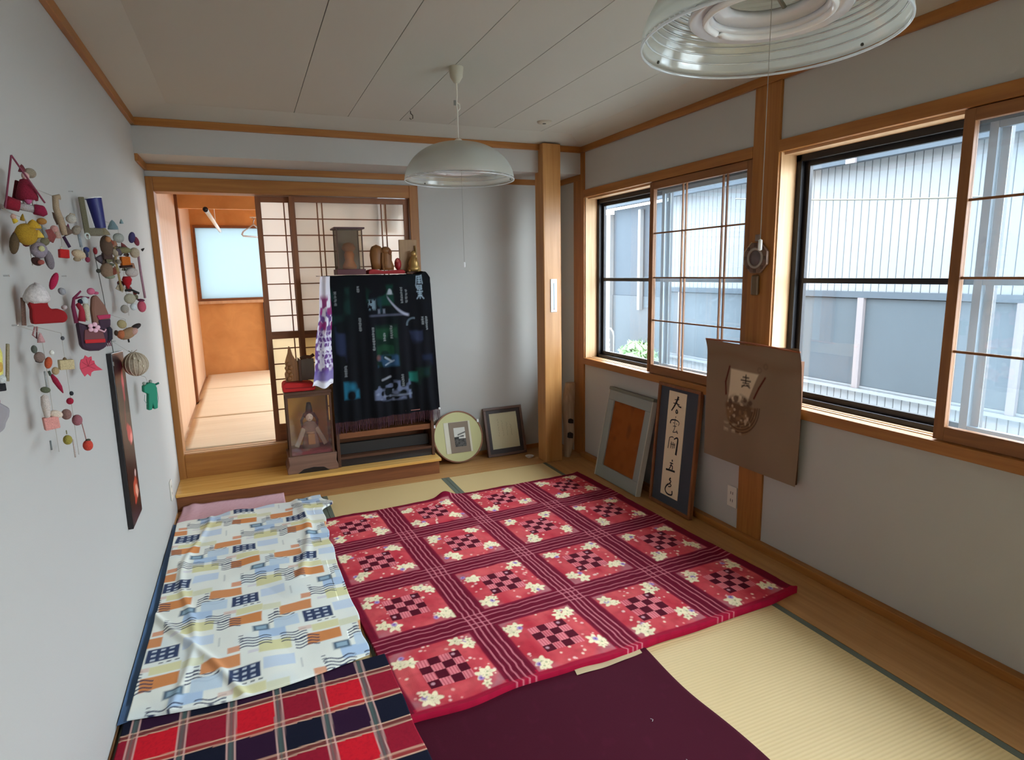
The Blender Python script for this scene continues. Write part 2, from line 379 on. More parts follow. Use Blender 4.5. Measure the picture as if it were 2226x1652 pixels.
# ---- windows: pale reveals, bronze sash, panes
def window(n, y0, y1, mid):
    root = bpy.data.objects.new('window_%d' % n, None); C.objects.link(root); root.location = (XR, (y0 + y1) / 2, ZS); OFF[root.name] = Vector(root.location); root['kind'] = 'structure'
    a, b = XR + .0, XR + .165
    BX('jamb', 'paleZ', a, b, y1 - .012, y1, ZS, ZH, root); BX('jamb', 'paleZ', a, b, y0, y0 + .012, ZS, ZH, root)
    BX('head', 'paleY', a + .02, b, y0, y1, ZH - .012, ZH + .004, root); sl = BX('sill', 'paleY', a + .02, b, y0, y1, ZS - .02, ZS, root)
    for k in (0, 1): BX('track_rib', 'paleY', a + .030 + k * .032, a + .046 + k * .032, y0, y1, ZS, ZS + .004, sl)
    X0, X1 = XR + .10, XR + .155
    m = MB(); t = .032
    m.box(X0, X1, y0 + .012, y0 + .012 + t, ZS, ZH - .012); m.box(X0, X1, y1 - .012 - t, y1 - .012, ZS, ZH - .012)
    m.box(X0, X1, y0, y1, ZS, ZS + t * .8); m.box(X0, X1, y0, y1, ZH - .012 - t, ZH - .012)
    m.build('frame', 'sash', root, bevel=.002)
    for k, (c, d, x) in enumerate(((mid - .03, y1 - .012 - t, XR + .135), (y0 + .012 + t, mid + .03, XR + .112))):
        m = MB(); s = .030
        z0, z1 = ZS + t * .8, ZH - .012 - t
        m.box(x - .010, x + .010, c, c + s, z0, z1); m.box(x - .010, x + .010, d - s, d, z0, z1)
        m.box(x - .010, x + .010, c + s, d - s, z0, z0 + .028); m.box(x - .010, x + .010, c + s, d - s, z1 - .024, z1)
        sa = m.build('sash', 'sash' if k == 0 else 'alu', root)  # grey of inner sash and meeting stiles is haze put into the colour
        BX('mid_rail', 'sash' if k == 0 else 'alu', x - .009, x + .009, c + s, d - s, 1.415, 1.440, sa)
        BX('meeting_stile', 'alu', x - .012, x - .0101, (c if k == 0 else d - s), (c + s if k == 0 else d), z0, z1, sa)
        for (za, zb) in ((z0 + .028, 1.415), (1.440, z1 - .024)):
            BX('pane', 'glass', x - .0015, x + .0015, c + s, d - s, za, zb, sa)
    return root
window(1, *W1, 3.42); window(2, *W2, 1.47); window(3, *W3_ADDED, -.85)  # the last window is an unseen extra, added to brighten the opposite wall

# unseen awning over the windows, added to darken the floor beside the wall
for (a, b) in ((.40, 4.40),): trim('sash', XR + .165, 3.18, a, b, 2.27, 2.31)

# ---- entrance to the raised next room
for ax in 'XZ': M['door' + ax] = wood('door_wood_' + ax.lower(), (.27, .098, .018), (.38, .155, .033), ax)
d1 = bpy.data.objects.new('door_1', None); C.objects.link(d1); d1.location = (.35, YA, .11); OFF[d1.name] = Vector(d1.location); d1['kind'] = 'structure'
BX('jamb', 'doorZ', XL, DX0, YA - .025, YA + .12, .11, 2.146, d1, bevel=.003)
BX('jamb', 'doorZ', DX1, 1.252, YA - .025, YA + .12, .11, 2.146, d1, bevel=.003)
BX('lintel', 'doorX', DX0, DX1, YA - .025, YA + .12, DZ1, 2.146, d1, bevel=.003)
BX('sill', 'doorX', DX0, DX1, YA - .012, YA + .12, .10, .297, d1, bevel=.003)
for k in (0, 1): BX('track', 'paleX', DX0, DX1, YA + .012 + k * .05, YA + .045 + k * .05, .297, .3005, d1)

# ---- the next room
F2 = .295
nr = struct(BX('floor_2', wood('far_floor', (.55, .40, .25), (.66, .5, .33), 'X', .5), -.75, 2.75, YA + .12, 8.65, .12, F2 - .012))
m = MB(); m.box(-.74, -.53, YA + .12, 8.65, .1, 2.75); struct(m.build('wall_left_2', 'panelwood'))
m = MB()
FW, FV = (-.505, .60, 1.225, 2.125), (.80, 2.45, 1.0, 2.25)
m.box(-.74, 2.75, 8.5, 8.62, F2 - .05, 1.0); m.box(-.74, .80, 8.5, 8.62, 1.0, 1.225); m.box(-.74, 2.75, 8.5, 8.62, 2.25, 2.8)
m.box(-.74, .80, 8.5, 8.62, 2.125, 2.25); m.box(.60, .80, 8.5, 8.62, 1.225, 2.125); m.box(2.45, 2.75, 8.5, 8.62, 1.0, 2.25); m.box(-.74, -.505, 8.5, 8.62, 1.225, 2.125)
struct(m.build('wall_back_2', 'ply'))
R2 = 2.62
m = MB(); m.box(R2, R2 + .12, YA + .12, 8.62, F2 - .05, .75); m.box(R2, R2 + .12, YA + .12, 8.62, 2.35, 2.8)
for a, b in ((YA + .12, 5.0), (6.6, 6.8), (8.4, 8.62)): m.box(R2, R2 + .12, a, b, .75, 2.35)
struct(m.build('wall_right_2', 'panelwood'))
struct(BX('ceiling_3', 'panelwood', -.74, 2.75, YA + .12, 8.62, 2.72, 2.8))
struct(MB().box(XL, XR + .3, YA + .12, YA + .14, 2.5, 2.8).build('wall_front_2', 'panelwood'))
trim('redZ', -.53, -.505, 6.70, 6.80, F2, 2.75)                           # post on the side wall
trim('ply', -.53, 2.62, 6.72, 6.78, 2.15, 2.33)                           # cross beam
trim('ply', -.53, 2.62, 6.73, 6.77, 2.36, 2.72)
trim('panelwood', -.53, .80, 8.46, 8.50, 1.185, 1.222)                     # far sill
wn = bpy.data.objects.new('window_4', None); C.objects.link(wn); wn.location = (0, 8.5, 1.225); OFF[wn.name] = Vector(wn.location); wn['kind'] = 'structure'
m = MB(); m.box(-.505, -.485, 8.48, 8.56, 1.225, 2.125); m.box(.58, .60, 8.48, 8.56, 1.225, 2.125); m.box(-.485, .58, 8.48, 8.56, 1.225, 1.25); m.box(-.485, .58, 8.48, 8.56, 2.095, 2.125)
m.build('frame', 'redX', wn); BX('pane', 'frost', -.485, .58, 8.515, 8.520, 1.25, 2.095, wn)
wn = bpy.data.objects.new('window_5', None); C.objects.link(wn); wn.location = (1.6, 8.5, 1.0); OFF[wn.name] = Vector(wn.location); wn['kind'] = 'structure'
m = MB(); m.box(.80, .83, 8.48, 8.56, 1.0, 2.25); m.box(2.42, 2.45, 8.48, 8.56, 1.0, 2.25); m.box(.83, 2.42, 8.48, 8.56, 1.0, 1.03); m.box(.83, 2.42, 8.48, 8.56, 2.22, 2.25); m.box(1.61, 1.64, 8.49, 8.55, 1.03, 2.22)
m.build('frame', 'redX', wn); BX('pane', 'glass', .83, 1.61, 8.515, 8.520, 1.03, 2.22, wn); BX('pane', 'glass', 1.64, 2.42, 8.515, 8.520, 1.03, 2.22, wn)
for n, (a, b) in enumerate(((5.0, 6.6), (6.8, 8.4))):
    wn = bpy.data.objects.new('window_%d' % (6 + n), None); C.objects.link(wn); wn.location = (R2, (a + b) / 2, .75); OFF[wn.name] = Vector(wn.location); wn['kind'] = 'structure'
    m = MB(); m.box(R2, R2 + .1, a, a + .03, .75, 2.35); m.box(R2, R2 + .1, b - .03, b, .75, 2.35); m.box(R2, R2 + .1, a, b, .75, .78); m.box(R2, R2 + .1, a, b, 2.32, 2.35); m.box(R2 + .02, R2 + .08, (a + b) / 2 - .02, (a + b) / 2 + .02, .78, 2.32)
    m.build('frame', 'redX', wn)
    BX('pane', 'glass', R2 + .05, R2 + .055, a + .03, (a + b) / 2 - .02, .78, 2.32, wn); BX('pane', 'glass', R2 + .05, R2 + .055, (a + b) / 2 + .02, b - .03, .78, 2.32, wn)
portal((1.63, 8.75, 1.6), (-PI / 2, 0, 0), 1.7, 1.3)
portal((2.85, 6.7, 1.55), (0, PI / 2, 0), 1.6, 3.4)

# ---- outside: ground
struct(BX('ground', plain('gravel_ground', (.40, .40, .385), .95, bump=.4, scale=8), 2.75, 30, -14, 24, -.75, -.7))

# ================================================================== OUTSIDE: the neighbouring building
BXF = 5.5
bt = thing('neighbour_building', 'ribbed pale metal-clad building with grey panel band seen through the windows', 'building', (BXF, 4.0, -.7))
M['siding'] = plain('pale_siding', (.122, .130, .138), .5, var=.04, scale=3)
M['panelgrey'] = plain('grey_panel', (.040, .049, .057), .35, var=.08, scale=1.2)
M['bluegrey'] = plain('bluegrey_wall', (.036, .045, .055), .6)
M['postpale'] = plain('pale_post', (.12, .105, .108), .5)
for k in ('siding', 'panelgrey', 'bluegrey', 'postpale'): M[k].node_tree.nodes['Principled BSDF'].inputs['Specular IOR Level'].default_value = .04
BX('core', 'panelgrey', BXF + .035, BXF + 4, .2, 7.3, -.7, 2.5, bt)
def plank(z0, z1):
    m = MB(); m.prism([(0, .0), (.003, -.006), (.073, -.006), (.076, 0), (.076, .034), (0, .034)], z0, z1, 'Z')
    m.v = [(BXF + p[1], p[0] + .3, p[2]) for p in m.v]; m.f = [tuple(reversed(q)) for q in m.f]; return m
for z0, z1 in ((1.245, 2.50), (-.70, .27)):
    p0 = plank(z0, z1).build('siding_plank', 'siding', bt)
    for k in range(1, 87): dup(p0, (0, .080 * k, 0), bt)
posts = [1.48, 2.85, 4.22, 5.59, 6.96]
BX('band_head', 'bluegrey', BXF - .02, BXF + .03, .3, 7.26, 1.185, 1.245, bt)
BX('band_sill', 'siding', BXF - .05, BXF + .03, .3, 7.26, .27, .297, bt)
for y in posts: BX('band_post', 'postpale', BXF - .025, BXF + .02, y - .032, y + .032, .297, 1.185, bt)
for a, b in zip([.3] + posts, posts + [7.26]):
    if b - a > .1:
        pn = BX('band_panel', 'panelgrey', BXF + .012, BXF + .03, a + .034, b - .034, .325, 1.175, bt)
        BX('bead', 'siding', BXF + .0, BXF + .02, a + .034, b - .034, .300, .322, pn)
BX('plain_wall', 'bluegrey', BXF - .03, BXF + 4, 7.30, 8.62, -.7, 2.42, bt)
BX('corner_pilaster', 'siding', BXF - .10, BXF + .2, 8.62, 9.05, -.7, 2.36, bt)
BX('downpipe', 'siding', BXF - .10, BXF - .04, 7.80, 7.86, .9, 2.36, bt)
BX('plain_dado', 'panelgrey', BXF - .045, BXF - .03, 7.30, 8.62, -.7, 1.1, bt)
m = MB(); m.prism([(BXF - .12, 2.46), (BXF - .10, 2.53), (BXF + 4.0, 3.35), (BXF + 4.0, 3.2), (BXF + .0, 2.50)], .1, 9.3, 'Y'); m.build('roof', 'bluegrey', bt)
m = MB(); m.box(BXF - .20, BXF - .12, .1, 9.3, 2.44, 2.52); m.build('gutter', 'bluegrey', bt)
m = MB()
for y in (1.3, 4.28, 7.0): m.box(BXF - .24, BXF - .20, y - .05, y + .05, 2.42, 2.70)
for k, y in enumerate((1.3, 4.28, 7.0)): BX('gutter_bracket', 'postpale', BXF - .225, BXF - .20, y - .05, y + .05, 2.43, 2.64, bt)
tag(MB().tube([(4.5, 4.9 - t * 4.2, 2.16 - .36 * math.sin(t * 1.45) + .06 * t * t) for t in np.linspace(0, 1, 16)], .006).build('overhead_cable', 'hook', at=(4.5, 2.8, 1.9)),
    'thin dark cable sagging across the view outside the windows', 'cable')
# bush and white rail outside the further window
def leaf_cloud(name, c, r, n, col, lab, size=.07):
    V, F = [], []; rs = np.random.RandomState(3)
    for k in range(n):
        d = rs.normal(size=3); d /= np.linalg.norm(d); q = np.array(c) + d * np.array(r) * rs.uniform(.45, 1) ** .5
        a = rs.normal(size=3); a /= np.linalg.norm(a); b = np.cross(a, rs.normal(size=3)); b /= np.linalg.norm(b); L = size * rs.uniform(.6, 1.3)
        i = len(V); V += [q - a * L, q + b * L * .35, q + a * L, q - b * L * .35]; F.append((i, i + 1, i + 2, i + 3))
    m = MB(); m.add([tuple(v) for v in V], F); t = thing(name, lab, 'bush', (c[0], c[1], -.7))
    f = m.build('foliage', tint('leaf_' + name, col, .7), t); f['kind'] = 'stuff'
    MB().tube([(c[0], c[1], -.7), (c[0] + .02, c[1], c[2])], .03).build('stem', 'hook', t)
leaf_cloud('shrub', (4.93, 7.12, .26), (.20, .38, .26), 900, (120, 150, 110), 'leafy green bush by the foot of the plain grey wall outside')
rt = thing('garden_rail', 'white rounded tubular rail with slats outside, next to the leafy bush', 'rail', (4.95, 7.95, -.7))
MB().tube([(4.95, 7.78, -.7), (4.95, 7.78, .54), (4.95, 7.80, .60), (4.95, 7.86, .64), (4.95, 8.05, .64), (4.95, 8.13, .60), (4.95, 8.16, .54), (4.95, 8.16, -.7)], .014, 8).build('hoop', 'siding', rt, True)
for k in range(16): BX('slat', 'siding', 4.945, 4.955, 7.88, 8.14, -.6 + k * .07, -.565 + k * .07, rt)

# ================================================================== STEP, SCREENS
st = thing('entry_step', 'long honey-coloured wooden step under the sliding screens', 'step', (.37, 4.5, 0))
BX('tread', wood('step_tread', (.64, .33, .078), (.80, .46, .13), 'X', .2), XL + .001, 1.255, 4.345, YA - .001, .108, .130, st, bevel=.004)
BX('riser', 'redX', XL + .001, 1.248, 4.385, 4.41, .0015, .108, st)
BX('end_panel', 'redY', 1.228, 1.248, 4.41, YA - .001, .0015, .108, st)

def shoji(name, x0, x1, y, lab):
    t = thing(name, lab, 'sliding screen', ((x0 + x1) / 2, y, .3005), 'sliding paper screens')
    z0, z1, s = .301, DZ1 - .003, .036
    BX('stile', 'redZ', x0, x0 + s, y - .014, y + .014, z0, z1, t); BX('stile', 'redZ', x1 - s, x1, y - .014, y + .014, z0, z1, t)
    a, b = x0 + s, x1 - s
    BX('rail', 'redX', a, b, y - .014, y + .014, z1 - .040, z1, t); BX('rail', 'redX', a, b, y - .014, y + .014, z0, z0 + .125, t)
    BX('rail', 'redX', a, b, y - .014, y + .014, 1.056, 1.108, t)
    pu = BX('paper_pane', 'paper', a, b, y + .004, y + .005, 1.108, z1 - .040, t)
    pl = BX('paper_pane', 'paper_low', a, b, y + .004, y + .005, z0 + .125, 1.056, t)
    k8 = 'redX'
    for i in range(1, 8): BX('lattice_bar', k8, a, b, y - .007, y + .003, 1.108 + i * (z1 - .040 - 1.108) / 8 - .004, 1.108 + i * (z1 - .040 - 1.108) / 8 + .004, t)
    for z in (.985, .872, .760, .648, .536): BX('lattice_bar', k8, a, b, y - .007, y + .003, z - .004, z + .004, t)
    for q in (x0 + .187, x0 + .220, x1 - .203, x1 - .170):
        BX('lattice_bar', 'redZ', q - .004, q + .004, y - .0075, y + .003, 1.108, z1 - .040, t)
        BX('lattice_bar', 'redZ', q - .004, q + .004, y - .0075, y + .003, z0 + .125, 1.056, t)
    return t
shoji('shoji_screen', .339, 1.184, YA + .028, 'paper lattice screen behind the cabinet draped in black cloth')
shoji('shoji_screen', .119, .965, YA + .078, 'paper lattice screen edging the open doorway, mostly behind the other screen')

def lattice(y0, y1, lab):
    t = thing('lattice_screen', lab, 'window screen', (XR, (y0 + y1) / 2, ZS + .0045))
    x0, x1 = XR - .006, XR + .022; z0, z1, s = ZS + .0045, ZH - .003, .074
    BX('stile', 'lattZ', x0, x1, y1 - .040, y1, z0, z1, t, bevel=.002); BX('stile', 'lattZ', x0, x1, y0, y0 + .040, z0, z1, t, bevel=.002)
    BX('rail', 'lattY', x0, x1, y0 + .040, y1 - .040, z0, z0 + .055, t, bevel=.002); BX('rail', 'lattY', x0, x1, y0 + .040, y1 - .040, z1 - .045, z1, t, bevel=.002)
    for z in (1.725, 1.444, 1.168): BX('lattice_bar', 'lattY', x0 + .008, x0 + .016, y0 + .04, y1 - .04, z - .0045, z + .0045, t)
    for f in (.315, .640):
        c = y1 - f * (y1 - y0) * 1.19 + .0
        for d in (-.016, .016): BX('lattice_bar', 'lattZ', x0 + .009, x0 + .020, c + d - .0035, c + d + .0035, z0 + .055, z1 - .045, t)
    BX('pane', 'hazy', x0 + .017, x0 + .020, y0 + .04, y1 - .04, z0 + .055, z1 - .045, t)
    return t
lattice(2.552, 3.437, 'brown lattice screen over half of the window by the octagonal ornament')
lattice(.502, 1.529, 'brown lattice screen over half of the window beyond the hanging ship picture')

# things in the next room
t = thing('laundry_pole', 'white pole with a dark end cap hung high in the next room', 'pole', (-.2, 6.4, 2.0))
MB().tube([(-.2, 4.95, 1.97), (-.2, 8.2, 2.034)], .016, 10).build('rod', 'white', t, True)
MB().tube([(-.2, 4.90, 1.969), (-.2, 4.95, 1.97)], .018, 10).build('end_cap', 'black', t, True)
for y in (6.735, 6.765): MB().tube([(-.2, y, 2.0), (-.2, y, 2.152)], .004).build('hanging_cord', 'white', t)
def hanger(loc, rz, lab):
    m = Matrix.Translation(loc) @ Matrix.Rotation(rz, 4, 'Z')
    t = thing('clothes_hanger', lab, 'hanger', loc)
    a = MB(m); a.tube([(-.19, 0, -.14), (-.17, 0, -.115), (0, 0, -.03), (.17, 0, -.115), (.19, 0, -.14), (.17, 0, -.155), (-.17, 0, -.155)], .009, 6, True); a.build('frame', tint('hanger_plastic', (205, 215, 228), .4), t, True)
    a = MB(m); a.tube([(0, 0, -.03), (0, 0, .0), (.018, 0, .022), (.0, 0, .042), (-.018, 0, .026)], .005, 6); a.build('hook', 'alu', t, True)
hanger((.145, 7.06, 2.064), .9, 'pale plastic clothes hanger on the thin rail in the next room')
tag(MB().tube([(.115, 7.06, 2.105), (2.621, 7.06, 2.105)], .006, 8).build('hanging_rail', 'white', at=(.2, 7.06, 2.1)), 'thin white rail holding the clothes hanger in the next room', 'rail')
tag(MB().prism([(1.0, 1.80), (1.105, 1.80), (1.105, 1.90), (1.13, 1.915), (1.15, 1.95), (1.145, 1.99), (1.12, 2.03), (1.0, 2.03)], YA + .115, YA + .20, 'Y').build('hanging_item', tint('greyitem', (70, 72, 82)), at=(1.06, YA + .15, 1.8)),  # item of unknown kind, placed for its silhouette on the paper
    'grey bag whose shadow shows through the paper screen corner', 'item')
u, v = np.meshgrid(np.linspace(0, 1, 24), np.linspace(0, 1, 40))
tag(sheet('white_garment', printed('white_cotton', .9), np.stack([.215 + .03 * np.sin(v * 3.1) + u * .26, 7.047 - .03 * np.sin(u * 18) ** 2 * (1 - v), 1.38 + .733 * v], -1), np.zeros(u.shape + (3,)) + np.array(S(236, 236, 232)), at=(.3, 7.04, 1.7)), 'white cotton garment hung in the next room behind the screen edge', 'garment')
trim('bluegrey', .205, .26, 8.455, 8.50, F2, 1.185)
M['straw'] = wood('straw_mat', (.66, .51, .33), (.80, .65, .45), 'X', .8, 1.0, 90.)
def straw(y0, y1, z, lab, seed):
    n = VN(seed); nx, ny = 34, 40
    u, v = np.meshgrid(np.linspace(0, 1, nx), np.linspace(0, 1, ny)); X = -.50 + u * 1.75; Y = y0 + v * (y1 - y0)
    Zh = z + .010 * (n(u * 2 + 3, v * 7) - .3) + .016 * np.exp(-((v - .97) / .03) ** 2) * n(u * 4, v * 0 + 2)
    P = np.stack([X, Y, np.maximum(Zh, F2 - .008)], -1)
    def ed(P, rim): P[rim, 2] = F2 - .011
    tag(sheet('straw_mat', 'straw', P, np.ones(P.shape), at=(.3, (y0 + y1) / 2, F2), edge=ed), lab, 'mat', 'straw mats in the next room')
straw(7.405, 8.47, F2 + .012, 'straw mat lying against the far orange plywood wall', 1)
straw(5.92, 7.40, F2 + .006, 'middle straw mat of the next room floor', 2)
straw(4.84, 5.915, F2 - .001, 'straw mat just behind the doorway sill', 3)

# ================================================================== TEXTILES ON THE FLOOR
vn1, vn2, vn3 = VN(11), VN(12), VN(13)
M['fabric'] = printed('printed_fabric', .92, .25, 500.)
M['quiltfab'] = printed('quilted_fabric', .92, .3, 260.)
def bil(A, B, Cc, D, u, v):
    A, B, Cc, D = map(np.array, (A, B, Cc, D))
    return ((1 - u) * (1 - v))[..., None] * A + (u * (1 - v))[..., None] * B + (u * v)[..., None] * Cc + ((1 - u) * v)[..., None] * D
# ---- plain maroon rug
u, v = np.meshgrid(np.linspace(0, 1, 90), np.linspace(0, 1, 110))
XY = bil((.30, .45), (1.36, .45), (1.345, 1.95), (.33, 1.95), u, v)
XY[..., 0] += .010 * np.sin(v * 14) * np.clip((u - .9) * 10, 0, 1)
Zr = .006 + .002 * vn1(u * 9, v * 12)
col = np.zeros(XY.shape[:2] + (3,)) + np.array(S(66, 8, 28)); paint(col, vn2(u * 40, v * 40) > .86, (74, 12, 34), .5)
def floor_edge(z): 
    def f(P, rim): P[rim, 2] = z
    return f
rug = sheet('plain_rug', 'fabric', np.concatenate([XY, Zr[..., None]], -1), col, at=(.85, 1.2, 0), edge=floor_edge(.0006))
tag(rug, 'plain dark maroon rug lying partly under the red quilt', 'rug')
m = MB()
for (x, y, a) in ((1.13, 1.52, .6), (.92, 1.36, 1.1), (1.12, 1.33, .2)): m.tube([(x, y, .0095), (x + .008 * math.cos(a), y + .008 * math.sin(a), .011), (x + .014 * math.cos(a + .8), y + .014 * math.sin(a + .8), .0095)], .0008, 4)
m.build('lint_thread', 'white', rug)

# ---- red patchwork quilt
nu, nv = 470, 490
u, v = np.meshgrid(np.linspace(0, 1, nu), np.linspace(0, 1, nv))
XY = bil((.385, 1.835), (2.250, 1.925), (2.172, 3.897), (.258, 3.788), u, v)
wob = lambda t, f, s: vn1(t * f + s, t * 0 + s) - .5
XY[..., 1] += .035 * wob(u, 9, 3) * np.clip(1 - v / .12, 0, 1) + .03 * wob(u, 8, 7) * np.clip((v - .9) / .1, 0, 1)
XY[..., 0] += .025 * wob(v, 8, 5) * np.clip(1 - u / .12, 0, 1) + .02 * wob(v, 8, 9) * np.clip((u - .9) / .1, 0, 1)
us, vs_ = [.02, .275, .527, .790], [.020, .278, .535, .795]; pw, ph = .183, .186
col = np.zeros(u.shape + (3,)) + np.array(S(122, 14, 44))
paint(col, (v < .028) + (u < .012) + (u > .985) + (v > .988), (168, 16, 52)); 
gapu = np.zeros(u.shape); gapv = np.zeros(u.shape); inpatch = np.zeros(u.shape)
for a in us: gapu = np.maximum(gapu, rect(u, v, a - .006, a + pw + .006, -1, 2, .003))
for a in vs_: gapv = np.maximum(gapv, rect(u, v, -1, 2, a - .006, a + ph + .006, .003))
cross = (1 - gapu) * (1 - gapv)
paint(col, np.clip((1 - gapu) + (1 - gapv), 0, 1) * (v > .018), (104, 8, 36), .85)
du, dv = .0042 * (vn2(v * 60, u * 3) - .5), .0042 * (vn2(u * 60, v * 3 + 9) - .5)
for a in us:
    for q in (a - .016, a - .030, a + pw + .014, a + pw + .028):
        if .008 < q < .985: paint(col, soft(np.abs(u + du - q) - .0016, .002), (226, 132, 142), .8)
for a in vs_:
    for q in (a - .012, a - .026, a + ph + .012, a + ph + .027):
        if .008 < q < .99: paint(col, soft(np.abs(v + dv - q) - .0014, .002), (226, 132, 142), .72 * (.45 + .55 * 1))
rs = np.random.RandomState(5)
puff = np.zeros(u.shape)
for i, a in enumerate(us):
    for j, b in enumerate(vs_):
        s, t = (u - a) / pw, (v - b) / ph
        inside = rect(s, t, 0, 1, 0, 1, .02)
        sel = (s > -.1) & (s < 1.1) & (t > -.1) & (t < 1.1)
        ii = np.where(sel); r0, r1, c0, c1 = ii[0].min(), ii[0].max() + 1, ii[1].min(), ii[1].max() + 1
        S_, T_ = s[r0:r1, c0:c1], t[r0:r1, c0:c1]; sub = col[r0:r1, c0:c1]; ins = inside[r0:r1, c0:c1]
        puff[r0:r1, c0:c1] = np.maximum(puff[r0:r1, c0:c1], np.clip(np.minimum(np.minimum(S_, 1 - S_), np.minimum(T_, 1 - T_)) * 6, 0, 1))
        pc = np.zeros(S_.shape + (3,)) + np.array(S(202, 70, 78)); cd_ = np.abs(S_ - .5) + np.abs(T_ - .5)
        nz = vn3(S_ * 6 + i * 7, T_ * 6 + j * 5); paint(pc, np.clip(nz * 2 - 1, 0, 1), (222, 96, 96), .8); paint(pc, np.clip(1 - nz * 2.6, 0, 1), (188, 40, 58), .8)
        paint(pc, np.clip((cd_ - .66) * 5, 0, 1) * np.clip(vn2(S_ * 9 + i, T_ * 9 + j) * 1.6, 0, 1), (176, 112, 118), .8)
        for k in range(46):       # scattered blossoms
            x, y = rs.rand(2)
            if .24 < x < .76 and .24 < y < .76: continue
            paint(pc, disc(S_, T_, x, y, rs.uniform(.010, .022), .015), [(246, 196, 186), (238, 160, 150), (250, 214, 190)][k % 3])
        for (cx_, cy_) in ((.13, .83), (.84, .86), (.86, .17), (.15, .13)):     # corner flower bunches
            for k in range(5):
                x, y = cx_ + rs.uniform(-.095, .095), cy_ + rs.uniform(-.085, .085)
                if k == 2: 
                    paint(pc, disc(S_, T_, x, y, .035, .02), (176, 140, 190)); paint(pc, disc(S_, T_, x, y, .012, .01), (96, 76, 150)); continue
                th = np.arctan2(T_ - y, S_ - x); rr = np.hypot(S_ - x, T_ - y); R0 = (.078 if k < 2 else .045) * (1 + .28 * np.cos(5 * th + k))
                paint(pc, soft(rr - R0, .018), (247, 230, 190)); paint(pc, soft(rr - .014, .012), (186, 178, 130)); paint(pc, soft(np.abs(rr - .036) - .003, .01) * (np.cos(5 * th + k) < -.2), (214, 190, 150))
        a0, a1 = .25, .75; g = (S_ > a0) & (S_ < a1) & (T_ > a0) & (T_ < a1)
        ci, cj = np.floor((S_ - a0) / .125).astype(int), np.floor((T_ - a0) / .125).astype(int)
        dark = ((ci + cj) % 2 == 0)
        stripe = (np.sin((S_ - a0) / .125 * 2 * PI * 3.5) > .35)
        paint(pc, g & dark, (84, 8, 30)); paint(pc, g & ~dark, (228, 128, 134)); paint(pc, g & ~dark & stripe, (190, 70, 84), .8)
        for (x, y) in ((.3125, .3125), (.6875, .6875)): paint(pc, disc(S_, T_, x - .02, y + .01, .022, .015), (206, 150, 160))
        sub[:] = sub * (1 - ins[..., None]) + pc * ins[..., None]
paint(col, np.clip(vn2(u * 90, v * 90) - .5, 0, 1), (70, 4, 22), .35)
Zq = .0135 + .005 * puff + .0035 * vn1(u * 22, v * 22) + .002 * vn2(u * 60, v * 60)
Zq += .040 * np.exp(-((u - .45) / .03) ** 2 - ((v - 1) / .018) ** 2) + .012 * np.exp(-(v / .012) ** 2) + .006 * np.exp(-((u - 1) / .015) ** 2)
quilt = sheet('patchwork_quilt', 'quiltfab', np.concatenate([XY, Zq[..., None]], -1), col, at=(1.25, 2.85, 0), edge=floor_edge(.0008))
tag(quilt, 'red patchwork quilt with sixteen flowered checkerboard squares on the tatami', 'quilt')
# pale lining showing below the quilt's near hem
tag(sheet('lining_cloth', 'fabric', *(lambda uu, vv: (np.stack([1.02 + .30 * uu + .01 * vv, 1.836 + .05 * vv + .014 * uu - .008 * np.sin(uu * PI), .0098 + .0012 * np.sin(uu * 12)], -1), np.zeros(uu.shape + (3,)) + np.array(S(196, 176, 138))))(*np.meshgrid(np.linspace(0, 1, 24), np.linspace(0, 1, 5))), at=(1.1, 1.82, .009)),
    'sliver of beige lining cloth between the maroon rug and the quilt hem', 'cloth')

# ---- tartan blanket
nu, nv = 190, 260
u, v = np.meshgrid(np.linspace(0, 1, nu), np.linspace(0, 1, nv))
XY = bil((-.500, .95), (.43, .95), (.388, 2.255), (-.500, 2.300), u, v)
XY[..., 0] += .02 * (vn1(v * 9, v * 0 + 2) - .5) * np.clip((u - .8) / .2, 0, 1); XY[..., 1] += -.012 * np.sin(u * 9) * v
X_, Y_ = XY[..., 0], XY[..., 1]
P_ = .148; gx_, gy_ = (X_ + .475) / P_, (Y_ - 2.285) / P_ + 40.0
cx, cyy = np.floor(gx_).astype(int), np.floor(gy_).astype(int); fx, fy = gx_ - cx, gy_ - cyy
col = np.zeros(u.shape + (3,)); 
even = (cyy % 2 == 0)
paint(col, even & (cx % 2 == 0), (206, 24, 40)); paint(col, even & (cx % 2 == 1), (150, 22, 44)); paint(col, ~even & (cx % 2 == 0), (44, 16, 44)); paint(col, ~even & (cx % 2 == 1), (18, 20, 38))
mott = vn2(X_ * 160, Y_ * 160); paint(col, (mott - .45) * even, (90, 12, 34), .45)
bx, by = (fx < .20), (fy < .20)
paint(col, bx, (92, 96, 92), .62); paint(col, by, (150, 70, 58), .55)
for q in (.02, .18):
    paint(col, soft(np.abs(fx - q) - .016, .02), (226, 176, 166), .8); paint(col, soft(np.abs(fy - q) - .018, .02), (232, 190, 160), .85)
paint(col, soft(np.abs(fx - .09) - .02, .03), (70, 110, 104), .5)
Zt = .0235 + .003 * vn1(u * 9, v * 12) + .004 * vn3(u * 5, v * 6)
tart = sheet('tartan_blanket', 'fabric', np.concatenate([XY, Zt[..., None]], -1), col, at=(0, 1.7, 0), edge=lambda P, rim: P.__setitem__((rim, 2), np.where(P[rim, 0] > .29, .0205, .0012)))
tag(tart, 'red and navy tartan blanket overlapping the corner of the quilt', 'blanket')

